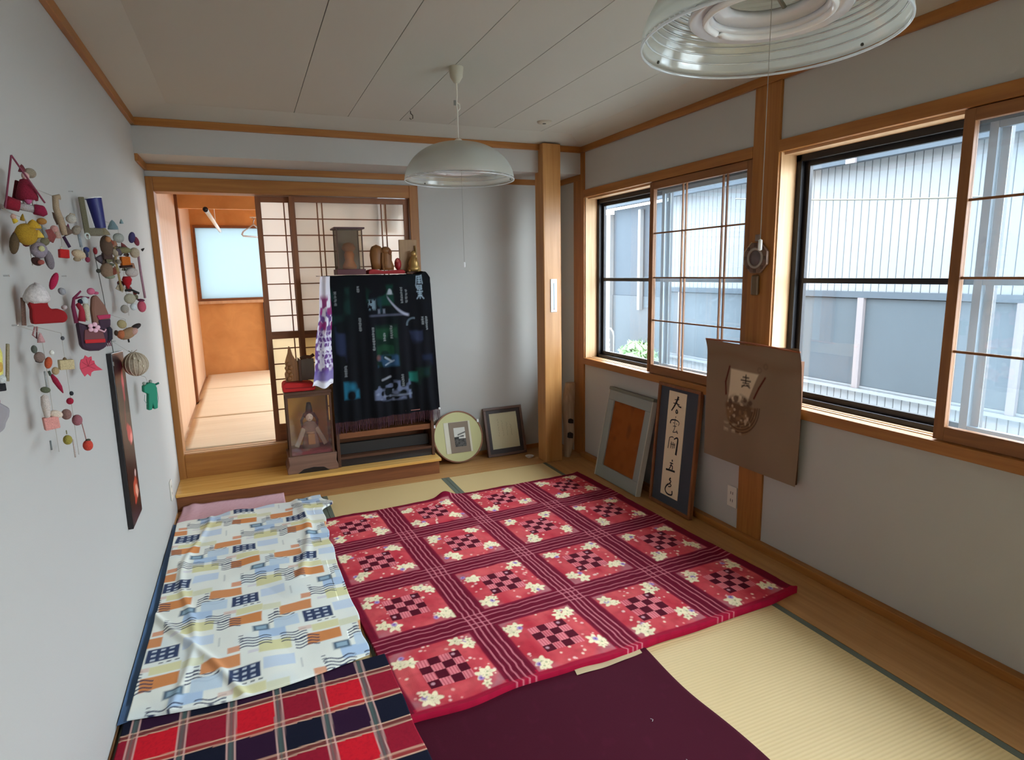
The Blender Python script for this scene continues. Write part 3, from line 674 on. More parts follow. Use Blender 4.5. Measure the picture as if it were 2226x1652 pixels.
# ---- pale abstract-print cloth
nu, nv = 210, 440
u, v = np.meshgrid(np.linspace(0, 1, nu), np.linspace(0, 1, nv))
XY = bil((-.490, 2.235), (.330, 2.262), (.352, 4.150), (-.500, 4.100), u, v)
XY[..., 1] += -.055 * np.sin(u * PI) * np.clip(1 - v / .12, 0, 1) + .055 * (u - .3) * np.clip((v - .9) / .1, 0, 1) + .012 * np.sin(u * 22) * np.clip((v - .93) / .07, 0, 1)
XY[..., 0] += .006 * np.sin(v * 31 + 3 * np.sin(v * 9)) * (u > .93) + .07 * np.clip((u - .8) / .2, 0, 1) * np.exp(-((v - .93) / .025) ** 2) - .02 * np.clip((u - .85) / .15, 0, 1) * np.exp(-((v - .6) / .3) ** 2)
XY[..., 0] += .012 * np.clip(1 - u / .1, 0, 1) * np.sin(v * 3.1)
X_, Y_ = XY[..., 0] + .012 * (vn1(u * 8, v * 16) - .5), XY[..., 1] + .012 * (vn2(u * 8, v * 16) - .5)
col = np.zeros(u.shape + (3,)) + np.array(S(238, 239, 228)); paint(col, vn3(X_ * 9, Y_ * 9) - .45, (216, 228, 232), .9)
PY, PX = .594, .296
kcol = np.floor((X_ + .33) / PX)
base_x = -.204 + (kcol) * PX            # x of this column's first orange block
for dk in (-1, 0, 1):
    k = kcol + dk; ax = -.204 + k * PX; ay = 3.022 - k * .270
    dx = X_ - ax; dy = (Y_ - ay + PY * .5) % PY - PY * .5
    def R(x0, y0, w_, h_, rgb, a=1., e=.005): paint(col, rect(dx, dy, x0 - w_ / 2, x0 + w_ / 2, y0 - h_ / 2, y0 + h_ / 2, e), rgb, a)
    for oy in (0, -PY, PY):
        d0 = dy; dy = d0 + oy
        R(-.045, -.10, .10, .085, (196, 214, 228), .9); R(.205, -.07, .11, .075, (200, 214, 230), .9); R(.19, -.440, .11, .07, (176, 200, 226), .95)
        R(.10, -.205, .11, .055, (226, 220, 168), .95); R(.195, -.545, .12, .08, (222, 216, 160), .95); R(-.10, -.54, .08, .05, (220, 218, 176), .7)
        R(.0, .0, .135, .075, (218, 146, 96), 1); R(.087, -.285, .135, .080, (216, 140, 84), 1); R(.045, .075, .045, .040, (222, 150, 110), .9); R(.02, -.19, .05, .03, (226, 196, 180), .8)
        R(.082, -.098, .115, .092, (58, 70, 100), 1)
        for gi in range(3):
            for gj in range(3): R(.050 + gi * .032, -.128 + gj * .030, .017, .013, (206, 214, 222), .9, .003)
        R(.147, -.385, .066, .050, (70, 92, 112), 1, .012); R(.147, -.385, .044, .030, (150, 176, 192), 1, .008)
        for wi in range(4):
            for (wx, wy, ww) in ((.125, -.462, .12), (.020, -.262, .095), (.235, -.285, .11), (.27, -.47, .10)):
                yy = wy - wi * .021; paint(col, rect(dx, dy, wx - ww / 2, wx + ww / 2, yy - .02, yy + .02, .004) * soft(np.abs(dy - yy - .0075 * np.sin((dx - wx) * 82 + wx * 40)) - .0038, .004), (54, 60, 88))
        for q in range(3):
            R(.082 + q * .028, -.160, .016, .007, (60, 64, 76), .9, .003); R(-.082, .02 - q * .022, .018, .007, (70, 72, 88), .9, .003); R(.07, -.43 - q * .02, .016, .006, (70, 72, 88), .9, .003)
        R(.285, -.11, .006, .07, (176, 180, 176), .6); R(.12, .03, .05, .02, (214, 206, 214), .6)
        dy = d0
Zc = .034 + .006 * vn1(u * 7, v * 14) + .010 * np.maximum(0, vn2(u * 5 + v * 4, v * 8) - .45) * 2 + .008 * np.exp(-((u - .16 - .06 * np.sin(v * 8)) / .02) ** 2) + .010 * np.exp(-((u - .80 + .06 * np.sin(v * 6)) / .03) ** 2) * (v > .4)
Zc += .012 * np.exp(-((u + v * 1.2 - .45) / .02) ** 2)
def cloth_edge(P, rim): P[rim, 2] = np.where(P[rim, 1] < 2.33, .0310, np.where(P[rim, 0] > .25, .0265, .012))
cl_ = sheet('abstract_print_cloth', 'fabric', np.concatenate([XY, Zc[..., None]], -1), col, at=(-.05, 3.2, 0), edge=cloth_edge)
tag(cl_, 'crumpled white cloth printed with orange, navy and pale blue shapes', 'cloth')
# ---- blue sheet under it
u, v = np.meshgrid(np.linspace(0, 1, 30), np.linspace(0, 1, 80))
XY = bil((-.518, 2.225), (.05, 2.36), (.15, 4.10), (-.517, 4.085), u, v)
col = np.zeros(u.shape + (3,)) + np.array(S(76, 100, 132)); Zb = .006 + .022 * np.clip(1 - u / .06, 0, 1) + .003 * vn1(u * 5, v * 20)
Zb = np.where(XY[..., 1] < 2.33, np.maximum(Zb, .029), Zb)
tag(sheet('blue_sheet', 'fabric', np.concatenate([XY, Zb[..., None]], -1), col, at=(-.2, 3.2, 0)), 'blue sheet peeping out along the wall under the printed cloth', 'sheet')
# ---- pink mat
u, v = np.meshgrid(np.linspace(0, 1, 60), np.linspace(0, 1, 22))
XY = bil((-.517, 4.105), (.135, 4.115), (.130, 4.345), (-.487, 4.365), u, v)
col = np.zeros(u.shape + (3,)) + np.array(S(216, 172, 178)); paint(col, vn1(u * 90, v * 40) - .4, (200, 150, 158), .8)
Zp = .006 + .030 * np.clip((v - .55) / .45, 0, 1) ** 2 + .014 * vn2(u * 6, v * 2) * v + .012 * np.exp(-((u - .1) / .05) ** 2) * v
tag(sheet('pink_mat', 'fabric', np.concatenate([XY, Zp[..., None]], -1), col, at=(-.2, 4.2, 0), edge=floor_edge(.002)), 'pale pink towelling mat curled against the wooden step', 'mat')

# ================================================================== CEILING LAMPS
def pendant(loc, top, lab, clip_z, pull):
    x, y, z = loc
    t = thing('pendant_lamp', lab, 'lamp', (x, y, z), 'ring lamps hanging from the ceiling')
    prof = [(.267, .0), (.2675, .006)]
    outer = []
    for k in range(26):
        a = k / 25 * PI / 2; outer.append((.267 * math.cos(a) ** .82 if k < 25 else .014, .006 + .172 * math.sin(a) ** 1.15))
    m = MB(); inner = []
    for k in range(24):
        a = k / 23 * PI / 2; r = .264 * math.cos(a) ** .82 if k < 23 else .014
        inner.append((r, .172 * math.sin(a) ** 1.15))
    # concentric ribs on the inside of the rim
    ribs = []
    for k in range(40):
        r = .262 - k * .0025; aa = math.acos(min(1, (r / .264) ** (1 / .82))); ribs.append((r, .172 * math.sin(aa) ** 1.15 + .0014 * math.sin(k * PI / 2.0) - .0005))
    full = outer + [(.014, .172)] + [p for p in reversed(inner) if p[0] < .160 and p[0] > .0141] + list(reversed(ribs))
    m.lathe([(r, z + h) for r, h in full], 72, (x, y, 0), cap=False, closed=True); m.build('shade', 'shade', t, True)
    m = MB(); m.lathe([(.264, z - .002), (.2685, z - .002), (.2685, z + .003), (.264, z + .003)], 72, (x, y, 0), cap=False, closed=True); m.build('rim', 'shade_rim', t, True)
    rb = MB().lathe([(.160, z + .046), (.166, z + .052), (.160, z + .066), (.140, z + .080), (.120, z + .074), (.112, z + .060), (.118, z + .052), (.140, z + .058)], 64, (x, y, 0), cap=False, closed=True); rb.build('reflector', 'lampgloss', t, True)
    MB().lathe([(.112, z + .064), (.116, z + .070), (.108, z + .086), (.090, z + .092), (.080, z + .082), (.086, z + .072), (.100, z + .072)], 60, (x, y, 0), cap=False, closed=True).build('inner_reflector', 'lampgloss', t, True)
    pts = [(x + .128 * math.cos(a), y + .128 * math.sin(a), z + .050) for a in np.linspace(0, 2 * PI, 48, endpoint=False)]
    MB().tube(pts, .008, 8, True).build('ring_tube', 'tube', t, True)
    for k in range(9):
        r = .2585 - k * .0075; aa = math.acos(min(1, (r / .264) ** (1 / .82))); h = .172 * math.sin(aa) ** 1.15
        MB().lathe([(r - .0032, z + h + .001), (r - .001, z + h - .0016), (r + .001, z + h - .0016), (r + .0032, z + h + .001)], 72, (x, y, 0), cap=False, closed=True).build('rib', 'ribclear', t, True)
    m = MB(); m.lathe([(.0, z + .095), (.034, z + .095), (.036, z + .105), (.03, z + .165), (.0, z + .165)], 20, (x, y, 0), cap=False); m.build('hub', tint('hubgrey', (120, 120, 112), .5), t, True)
    m = MB()
    for a in (0.4, 2.5, 4.6): m.box(x - .001 + 0, x + .001, y - .001, y + .001, z + .1, z + .101) if False else m.tube([(x + .02 * math.cos(a), y + .02 * math.sin(a), z + .105), (x + .09 * math.cos(a), y + .09 * math.sin(a), z + .085)], .005, 5)
    m.build('bracket_arm', 'hubgrey', t)
    MB().lathe([(.02, z + .176), (.018, z + .190), (.008, z + .196), (.0, z + .196)], 16, (x, y, 0), cap=False).build('shade_cap', 'cordw', t, True)
    MB().tube([(x, y, z + .19), (x, y, clip_z - .02), (x - .004, y, clip_z + .01), (x, y, clip_z + .05), (x, y, top - .06)], .0035, 6).build('cord', 'cordw', t)
    MB().tube([(x, y, clip_z - .02), (x + .014, y, clip_z - .004), (x + .012, y, clip_z + .014), (x, y, clip_z + .02)], .0028, 5).build('cord_loop', 'cordw', t)
    BX('cord_clip', 'hubgrey', x - .016, x - .006, y - .004, y + .004, clip_z + .008, clip_z + .03, t)
    m = MB(); m.lathe([(.0, top - .072), (.014, top - .070), (.030, top - .045), (.033, top - .02), (.036, top + .0)], 20, (x, y, 0), cap=False); m.build('ceiling_cup', tint('cupbeige', (178, 170, 150), .6), t, True)
    MB().tube([(x + .012, y + .005, z + .10), (x + .012, y + .005, z - pull)], .0011, 4).build('pull_string', tint('stringgrey', (150, 146, 138), .8), t)
    MB().lathe([(0, z - pull - .024), (.0045, z - pull - .022), (.0045, z - pull), (0, z - pull + .003)], 10, (x + .012, y + .005, 0), cap=False).build('pull_knob', 'white', t, True)
    m = MB()
    for a in (2.0, 4.1, 6.2): m.ball((x + .262 * math.cos(a), y + .262 * math.sin(a), z + .014), .004, 8, 5)
    m.build('rim_screw', 'hook', t)
    return t
M['shade_rim'] = mixmat('acrylic_rim', [('ShaderNodeBsdfTranslucent', .3, {'Color': (.9, .93, .92, 1)}), ('ShaderNodeBsdfDiffuse', .3, {'Color': (.85, .87, .86, 1)}), ('ShaderNodeBsdfTransparent', .2, {}), ('ShaderNodeBsdfGlossy', .2, {'Roughness': .08})])
M['ribclear'] = mixmat('acrylic_rib', [('ShaderNodeBsdfDiffuse', .45, {'Color': (.85, .88, .88, 1)}), ('ShaderNodeBsdfTranslucent', .25, {'Color': (.9, .93, .92, 1)}), ('ShaderNodeBsdfGlossy', .3, {'Roughness': .1})])
M['lampgloss'] = plain('lamp_reflector', (.66, .66, .68), .18)
M['tube'] = plain('unlit_tube_glass', (.84, .84, .84), .12)
pendant((1.017, 3.0, 1.946), 2.465, 'clear-edged dome ring lamp on a cord, hanging further off before the back wall', 2.285, .395)
pendant((1.080, 1.100, 1.980), 2.465, 'large ribbed ring lamp overhead, seen from below close to the viewer', 2.30, .42)
for (x, y, lab) in ((1.012, 3.862, 'small dark hook in the ceiling groove beyond the further lamp'),):
    tag(MB().tube([(x, y, 2.465), (x, y, 2.452), (x + .012, y, 2.442), (x + .012, y, 2.425), (x, y, 2.418), (x - .008, y, 2.426)], .003, 6).build('ceiling_hook', 'hook', at=(x, y, 2.465)), lab, 'hook')
t = thing('ceiling_plate', 'small round cover plate on the ceiling near the corner post', 'cover plate', (1.90, 3.845, 2.465))
MB().lathe([(0, 2.452), (.040, 2.453), (.046, 2.458), (.048, 2.465)], 24, (1.90, 3.845, 0), cap=False).build('disc', 'cupbeige', t, True)
MB().lathe([(0, 2.4505), (.012, 2.4505), (.013, 2.453)], 12, (1.90, 3.845, 0), cap=False).build('screw', 'hook', t, True)

# ================================================================== THE CABINET AND ITS CLOTH
cx0, cx1, cyf, cyb, cz0, cz1 = .515, 1.238, 4.452, YA - .016, .1305, 1.490
cab = thing('cabinet', 'dark wooden cabinet on the step, mostly hidden by the black picture cloth', 'cabinet', ((cx0 + cx1) / 2, 4.57, cz0))
BX('side_panel', 'darkZ', cx0, cx0 + .022, cyf, cyb, cz0, cz1, cab, bevel=.002); BX('side_panel', 'darkZ', cx1 - .022, cx1, cyf, cyb, cz0, cz1, cab, bevel=.002)
BX('back_panel', 'redX', cx0 + .022, cx1 - .022, cyb - .012, cyb, cz0, cz1, cab)
BX('top', 'darkX', cx0, cx1, cyf, cyb, cz1 - .022, cz1 - .0, cab); BX('plinth', 'black', cx0 + .022, cx1 - .022, cyf + .012, cyf + .03, cz0, cz0 + .055, cab)
BX('bottom_shelf', 'darkX', cx0 + .022, cx1 - .022, cyf + .005, cyb - .012, cz0 + .055, cz0 + .073, cab)
BX('bottom_drawer', tint('drawerdark', (34, 30, 26), .6), cx0 + .03, cx1 - .03, cyf + .07, cyf + .10, cz0 + .075, cz0 + .155, cab)
BX('shelf', 'redX', cx0 + .022, cx1 - .022, cyf + .02, cyb - .012, cz0 + .205, cz0 + .245, cab)
BX('shelf', 'redX', cx0 + .022, cx1 - .022, cyf + .02, cyb - .012, cz0 + .70, cz0 + .72, cab)
for s in (0, 1): BX('door', 'redZ', cx0 + .024 + s * .339, cx0 + .361 + s * .339, cyf + .002, cyf + .018, cz0 + .40, cz1 - .024, cab)

# ---- black picture cloth: lies on the top and hangs down the front
nu, nv = 190, 300
u, v = np.meshgrid(np.linspace(0, 1, nu), np.linspace(0, 1, nv))      # v: 0 bottom hem, .845 front top edge, 1 back
vb = .845
hang = np.clip(v / vb, 0, 1); ontop = np.clip((v - vb) / (1 - vb), 0, 1)
zt = 1.4965
xL = np.where(v < vb, .522 - .012 * (1 - hang), .522 - .05 * np.minimum(1, ontop * 2)); xR = np.where(v < vb, 1.250 + .034 * (1 - hang), 1.250)
X = xL + (xR - xL) * u
Zh = np.where(v < vb, .462 + .028 * u + (zt - .462 - .028 * u) * hang, zt)
fold = .010 * np.sin(u * 26 + 1.2 * np.sin(v * 5)) * (1 - hang) ** .7 + .006 * np.sin(u * 61) * (1 - hang)
Yv = np.where(v < vb, 4.438 - .012 * (1 - hang) + fold, 4.438 + ontop * .20)
corner = np.clip((u - .93) / .07, 0, 1); Zh = Zh + .022 * np.exp(-((u - .955) / .04) ** 2) * (v > vb - .03) - .030 * corner ** 2 * (v > vb - .05)
Zh += .006 * (vn1(u * 14, v * 20) - .3) * (v >= vb)
rim_r = np.exp(-((v - vb) / .012) ** 2); Yv -= .004 * rim_r
col = np.zeros(u.shape + (3,)) + np.array(S(14, 15, 19)); paint(col, vn2(u * 7, v * 9) - .5, (26, 24, 34), .9); paint(col, vn3(u * 5, v * 6) - .62, (20, 40, 38), .9)
U_, V_ = u, v / vb           # print coordinates on the hanging face
def G(u0, u1, v0, v1, rgb, a, sc_=30, th=.5): paint(col, rect(U_, V_, u0, u1, v0, v1, .02) * np.clip((vn1(U_ * sc_, V_ * sc_ * 1.4) - th) * 5, 0, 1), rgb, a)
G(.36, .62, .79, .93, (24, 74, 60), .8, 12, .42); G(.38, .50, .74, .84, (40, 66, 78), .7, 14, .4)
paint(col, disc(U_, V_, .59, .885, .014, .015) + soft(np.abs(U_ - .585) - (.91 - V_) * .6, .02) * rect(U_, V_, .55, .62, .865, .905, .01), (196, 206, 216), .9)       # white peak
paint(col, soft(np.abs(V_ - .722) - .006, .012) * rect(U_, V_, .38, .76, 0, 1, .03), (120, 124, 150), .6)
paint(col, soft(np.abs(V_ - (.715 + .85 * (U_ - .78) ** 2 * 3.2)) - .010 * (1.1 - np.abs(U_ - .66) * 3), .014) * rect(U_, V_, .56, .76, .70, .86, .02), (196, 196, 216), .85)
paint(col, rect(U_, V_, .375, .44, .765, .83, .02) * (vn1(U_ * 60, V_ * 60) > .4), (150, 176, 190), .8)
for q in (.47, .52): paint(col, rect(U_, V_, q - .010, q + .010, .735, .765, .012), (150, 160, 178), .7)
paint(col, rect(U_, V_, .42, .64, .36, .655, .015), (18, 44, 34), .9); G(.43, .63, .43, .63, (34, 80, 52), .8, 16, .5); G(.43, .63, .36, .44, (50, 84, 116), .95, 22, .3)
paint(col, seg(U_, V_, (.50, .425), (.56, .395), .012, .01) + seg(U_, V_, (.50, .37), (.58, .40), .008, .01), (190, 206, 220), .85); paint(col, disc(U_, V_, .44, .425, .018, .02), (150, 92, 74), .7)
for (uu, va, vb_, n_) in ((.40, .48, .645, 9), (.575, .555, .65, 6), (.508, .54, .60, 4), (.285, .62, .715, 6), (.285, .885, .93, 3), (.70, .80, .915, 7), (.125, .315, .395, 5), (.655, .205, .295, 6), (.93, .60, .70, 7), (.89, .64, .70, 4), (.07, .80, .90, 4), (.745, .80, .90, 4)):
    rs = np.random.RandomState(int(uu * 999))
    for k in range(n_):
        q = va + (vb_ - va) * (k + .5) / n_; h_ = (vb_ - va) / n_ * .36
        for z_ in range(3): paint(col, rect(U_, V_, uu - .009 + rs.uniform(-.004, .004), uu + .009 + rs.uniform(-.004, .004), q - h_ + z_ * h_ * .75, q - h_ + z_ * h_ * .75 + h_ * .34, .006), (190, 196, 198), .75)
paint(col, soft(np.abs(np.hypot(U_ - .80, (V_ - .645) * 1.4) - .065) - .007, .015) * (V_ > .64) * (U_ < .82), (130, 150, 164), .8); G(.71, .88, .46, .60, (54, 62, 92), .8, 14, .45)
G(.375, .73, .115, .255, (120, 130, 160), .95, 26, .42); G(.375, .56, .115, .20, (150, 160, 186), .9, 34, .55); paint(col, seg(U_, V_, (.46, .265), (.54, .285), .014, .01), (190, 196, 206), .8); paint(col, rect(U_, V_, .52, .74, .140, .152, .01), (150, 160, 180), .6)
G(.10, .24, .16, .28, (40, 120, 150), .95, 12, .34); G(.72, .80, .19, .30, (40, 130, 116), .9, 14, .38); G(.78, .95, .2, .33, (20, 60, 40), .8, 10, .4); G(.05, .14, .42, .66, (54, 64, 100), .7, 10, .45); G(.02, .2, .68, .92, (34, 70, 64), .6, 10, .5); G(.86, .97, .12, .42, (40, 50, 80), .6, 10, .5)
# three pale blue characters at the upper corner, copied as brush marks
def ch(*lines):
    for a, b in lines: paint(col, seg(U_, V_, (.885 + (a[0] - .875) * .78, a[1]), (.885 + (b[0] - .875) * .78, b[1]), .008, .008), (190, 214, 230), .9)
ch(((.845, .985), (.905, .985)), ((.845, .985), (.835, .935)), ((.905, .985), (.915, .935)), ((.86, .97), (.895, .97)), ((.86, .955), (.895, .955)), ((.877, .985), (.877, .94)), ((.86, .94), (.895, .94)))
ch(((.85, .92), (.90, .92)), ((.85, .92), (.85, .895)), ((.90, .92), (.90, .895)), ((.85, .895), (.90, .895)), ((.86, .907), (.89, .907)), ((.83, .925), (.84, .905)))
ch(((.84, .878), (.91, .878)), ((.875, .89), (.875, .83)), ((.855, .865), (.895, .865)), ((.865, .85), (.835, .828)), ((.885, .85), (.92, .828)), ((.855, .85), (.898, .85)))
col = col * .62 + np.array(S(14, 15, 19)) * .38
gp = sheet('picture_cloth', 'fabric', np.stack([X, Yv, Zh], -1), col, at=(.88, 4.45, 1.49))
tag(gp, 'fringed black cloth printed with hot-spring landscapes, draped over the cabinet', 'cloth')
m = MB(); rs = np.random.RandomState(4)
for k in range(74):
    uu = (k + .5) / 74; x = .510 + (1.284 - .510) * uu; z = .462 + .028 * uu; y = 4.426 + .010 * math.sin(uu * 26) + .006 * math.sin(uu * 61)
    L = rs.uniform(.065, .085); dx = rs.uniform(-.006, .006)
    m.tube([(x, y, z + .004), (x + dx * .4, y - .002, z - L * .4), (x + dx, y, z - L)], [.0030, .0038, .0022], 4)
m.build('fringe', tint('fringe', (72, 38, 50)), gp)
m = MB()
for k in range(9): m.box(1.02 + k * .012, 1.031 + k * .012, 4.4195, 4.4205, .502, .507)
m.build('hem_tape', tint('hemtape', (170, 110, 100)), gp)
for x, y, z in ((1.278, 4.425, .494),): MB().ball((x, y, z), .009, 10, 6).build('clip', 'white', gp, True)

# ---- purple and white hand towel at the cabinet's side
nu, nv = 60, 170
u, v = np.meshgrid(np.linspace(0, 1, nu), np.linspace(0, 1, nv))
xl_, xr_ = .480 - .108 * (1 - v) ** 1.1 , .545 - .030 * (1 - v)
X = xl_ + (xr_ - xl_) * u + .004 * np.sin(v * 12); Yv = 4.412 + .018 * np.sin(u * 8) * (1 - v * .4) - .035 * (1 - v) * (1 - u) - .012; Zv = .745 + (1.495 - .745) * v + .012 * np.sin(u * 7 + 1) * (v < .02)
col = np.zeros(u.shape + (3,)) + np.array(S(226, 222, 230)); cyc_ = vn1(u * 9, v * 26)
paint(col, rect(u, v, -1, 2, .11, .70, .05) * np.clip((cyc_ - .40) * 6, 0, 1), (96, 50, 124), .95); paint(col, rect(u, v, .1, 2, .50, .82, .05) * np.clip((vn2(u * 6, v * 16) - .42) * 6, 0, 1), (146, 48, 112), .95)
lace = np.abs(np.sin(u * 14 + np.sin(v * 60))) * np.abs(np.sin(v * 62)); paint(col, rect(u, v, .2, 2, .18, .50, .05) * (lace < .25), (214, 206, 226), .9); paint(col, rect(u, v, -1, 2, .045, .15, .03), (112, 96, 158), .9)
paint(col, soft(v - .045 - .016 * np.sin(u * 9), .01), (232, 232, 240))
tag(sheet('hand_towel', 'fabric', np.stack([X, Yv, Zv], -1), col, at=(.47, 4.40, 1.40)), 'purple and white patterned cotton towel hanging down the cabinet corner', 'towel')

# ================================================================== ON TOP OF THE CABINET
TZ = 1.503
gc = thing('figure_case', 'glass display case with dark edges on the cabinet top', 'display case', (.70, 4.56, TZ))
BX('base', tint('caserd', (84, 16, 26), .5), .602, .800, 4.475, 4.655, TZ, TZ + .038, gc, bevel=.003)
for x in (.612, .782):
    for y in (4.482, 4.640): BX('post', 'darkZ', x, x + .008, y, y + .008, TZ + .038, TZ + .312, gc)
BX('lid', tint('caselid', (78, 48, 52), .5), .596, .806, 4.468, 4.660, TZ + .312, TZ + .324, gc, bevel=.003)
BX('back_panel', tint('caseback', (124, 104, 88)), .620, .782, 4.643, 4.646, TZ + .038, TZ + .312, gc)
for (a, b, c, d) in ((.620, .782, 4.484, 4.486), (.614, .616, 4.49, 4.64), (.786, .788, 4.49, 4.64)): BX('pane', 'caseglass', a, b, c, d, TZ + .038, TZ + .312, gc)
fg = thing('carved_figure', 'small orange-brown figure standing inside the glass display case', 'figurine', (.705, 4.57, TZ + .039))
MB().lathe([(0, TZ + .039), (.046, TZ + .04), (.05, TZ + .06), (.03, TZ + .10), (.036, TZ + .14), (.024, TZ + .165), (0, TZ + .168)], 16, (.705, 4.57, 0), cap=False).build('body', tint('figor', (176, 104, 50)), fg, True)
MB().ball((.705, 4.57, TZ + .185), (.026, .024, .030)).build('head', tint('fighead', (170, 112, 66)), fg, True)
MB().lathe([(.03, TZ + .16), (.05, TZ + .185), (.036, TZ + .215), (.01, TZ + .225), (0, TZ + .225)], 16, (.705, 4.578, 0), cap=False).build('hood', tint('fighood', (142, 82, 40)), fg, True)
# carved pair on a red cloth
rc = tag(MB().prism([(.815, TZ), (1.075, TZ), (1.085, TZ + .015), (1.06, TZ + .030), (.93, TZ + .022), (.85, TZ + .036), (.82, TZ + .028)], 4.47, 4.62, 'Y').build('red_cloth_pad', tint('redpad', (160, 40, 42)), at=(.95, 4.55, TZ), bevel=.008), 'red folded cloth pad under the carved couple', 'cloth pad')
cp = thing('carved_couple', 'brown carved wooden couple leaning together on the red pad', 'carving', (.93, 4.55, TZ + .036))
cm = wood('carving_wood', (.17, .066, .018), (.29, .12, .034), 'Z', .5, 2.0)
def blob(name, pts, c, parent, mat, sx=1., sy=1.): MB().lathe([(r, z) for r, z in pts], 16, (0, 0, 0), cap=False).build(name, mat, parent, True) 
m = MB(Matrix.Translation((.895, 4.55, TZ + .034)) @ Matrix.Diagonal((1, .8, 1, 1))); m.lathe([(0, 0), (.040, .002), (.046, .05), (.050, .10), (.046, .135), (.034, .160), (0, .175)], 18, cap=False); m.build('tall_figure', cm, cp, True)
m = MB(Matrix.Translation((.963, 4.55, TZ + .026)) @ Matrix.Diagonal((1, .8, 1, 1))); m.lathe([(0, 0), (.052, .002), (.054, .03), (.040, .07), (.042, .11), (.036, .135), (0, .14)], 18, cap=False); m.build('round_figure', cm, cp, True)
MB().ball((.960, 4.545, TZ + .165), (.040, .034, .030)).build('head', cm, cp, True)
MB().ball((.985, 4.525, TZ + .155), (.016, .016, .020)).build('face', tint('carvface', (128, 76, 44)), cp, True)
MB().tube([(.93, 4.51, TZ + .03), (.925, 4.508, TZ + .09), (.93, 4.51, TZ + .15)], .008, 6).build('scarf', tint('carvscarf', (132, 86, 46)), cp, True)
rd = thing('red_daruma', 'small dark red rounded ornament beside the gilt plaque', 'ornament', (1.046, 4.55, TZ + .02))
MB().ball((1.046, 4.55, TZ + .070), (.026, .028, .044)).build('body', tint('darred', (150, 22, 28), .5), rd, True); MB().ball((1.038, 4.530, TZ + .094), (.012, .012, .014)).build('face', tint('darface', (186, 90, 80)), rd, True)
pq = thing('gilt_plaque', 'upright brown wooden plaque with a gilt carved figure on the cabinet', 'plaque', (1.14, 4.56, TZ))
BX('board', wood('plaque_wood', (.26, .14, .06), (.38, .22, .10), 'Z', .5), 1.068, 1.200, 4.575, 4.600, TZ, TZ + .245, pq, bevel=.003)
m = MB(); m.box(1.110, 1.200, 4.545, 4.5755, TZ + .0, TZ + .015); m.build('foot', 'redX', pq)
gm = plain('gilt', (.42, .25, .08), .3, .6)
m = MB(); m.lathe([(0, TZ + .015), (.044, TZ + .016), (.047, TZ + .04), (.036, TZ + .055), (.040, TZ + .075), (.030, TZ + .10), (.02, TZ + .125), (0, TZ + .128)], 14, (1.160, 4.535, 0), cap=False); m.build('robe', gm, pq, True)
MB().ball((1.160, 4.530, TZ + .142), (.020, .018, .023)).build('head', gm, pq, True)
m = MB()
for k in range(7):
    a = k / 7 * PI * 2; m.ball((1.160 + .040 * math.cos(a), 4.530 + .026 * math.sin(a), TZ + .020 + .012 * (k % 2)), .012, 8, 5)
for k in range(4): m.ball((1.165 + .012 * math.cos(k * 2), 4.512, TZ + .06 + k * .014), .009, 8, 5)
m.build('drapery', gm, pq, True)
MB().tube([(1.185, 4.565, TZ + .03), (1.190, 4.565, TZ + .12), (1.182, 4.565, TZ + .20)], .006, 6).build('staff', gm, pq, True)

# ================================================================== DOLL CASE ON THE STEP
dz = .1305
dcx0, dcx1, dy0, dy1 = .188, .503, 4.445, YA - .014
dc = thing('doll_case', 'glass-fronted doll case on a flared brown base, standing on the step', 'display case', ((dcx0 + dcx1) / 2, 4.56, dz))
bm_ = wood('doll_base_wood', (.15, .075, .05), (.23, .12, .08), 'X', .5)
m = MB(); m.prism([(dcx0 - .018, dz), (dcx1 + .012, dz), (dcx1 + .012, dz + .03), (dcx1 + .002, dz + .065), (dcx1 + .008, dz + .125), (dcx0 - .008, dz + .125), (dcx0 - .002, dz + .065), (dcx0 - .018, dz + .03)], dy0 - .006, dy1, 'Y'); m.build('base', bm_, dc, bevel=.004)
m = MB(); m.prism([(dcx0 + .05, dz), (dcx1 - .05, dz), (dcx1 - .09, dz + .028), ((dcx0 + dcx1) / 2, dz + .036), (dcx0 + .09, dz + .028)], dy0 - .0085, dy0 - .006, 'Y'); m.build('base_arch', 'black', dc)
zb, zt2 = dz + .125, .690
for x in (dcx0 + .006, dcx1 - .020):
    for y in (dy0 + .004, dy1 - .018): BX('post', 'darkZ', x, x + .014, y, y + .014, zb, zt2, dc)
BX('lid', 'darkX', dcx0, dcx1, dy0, dy1, zt2, zt2 + .022, dc, bevel=.003)
BX('front_rail', 'darkX', dcx0 + .02, dcx1 - .02, dy0 + .004, dy0 + .018, zt2 - .018, zt2, dc)
BX('gold_back', tint('goldback', (214, 160, 66), .4), dcx0 + .02, dcx1 - .02, dy1 - .010, dy1 - .006, zb, zt2, dc)
BX('dais', tint('dais', (120, 42, 56)), dcx0 + .018, dcx1 - .018, dy0 + .02, dy1 - .016, zb, zb + .022, dc)
BX('pane', 'caseglass', dcx0 + .02, dcx1 - .02, dy0 + .009, dy0 + .011, zb, zt2 - .018, dc)
for x in (dcx0 + .011, dcx1 - .013): BX('pane', 'caseglass', x, x + .002, dy0 + .02, dy1 - .018, zb, zt2, dc)
dl = thing('kimono_doll', 'white-faced kimono doll with dark hair inside the case on the step', 'doll', (.350, 4.565, zb + .022)); bz = zb + .022; ddx, ddy = .350, 4.565
m = MB(Matrix.Translation((ddx, ddy, bz)) @ Matrix.Diagonal((1, .62, 1, 1))); m.lathe([(0, 0), (.062, .001), (.058, .04), (.045, .10), (.052, .15), (.040, .185), (.016, .198), (0, .200)], 20, cap=False); m.build('kimono', tint('kimono', (132, 112, 106)), dl, True)
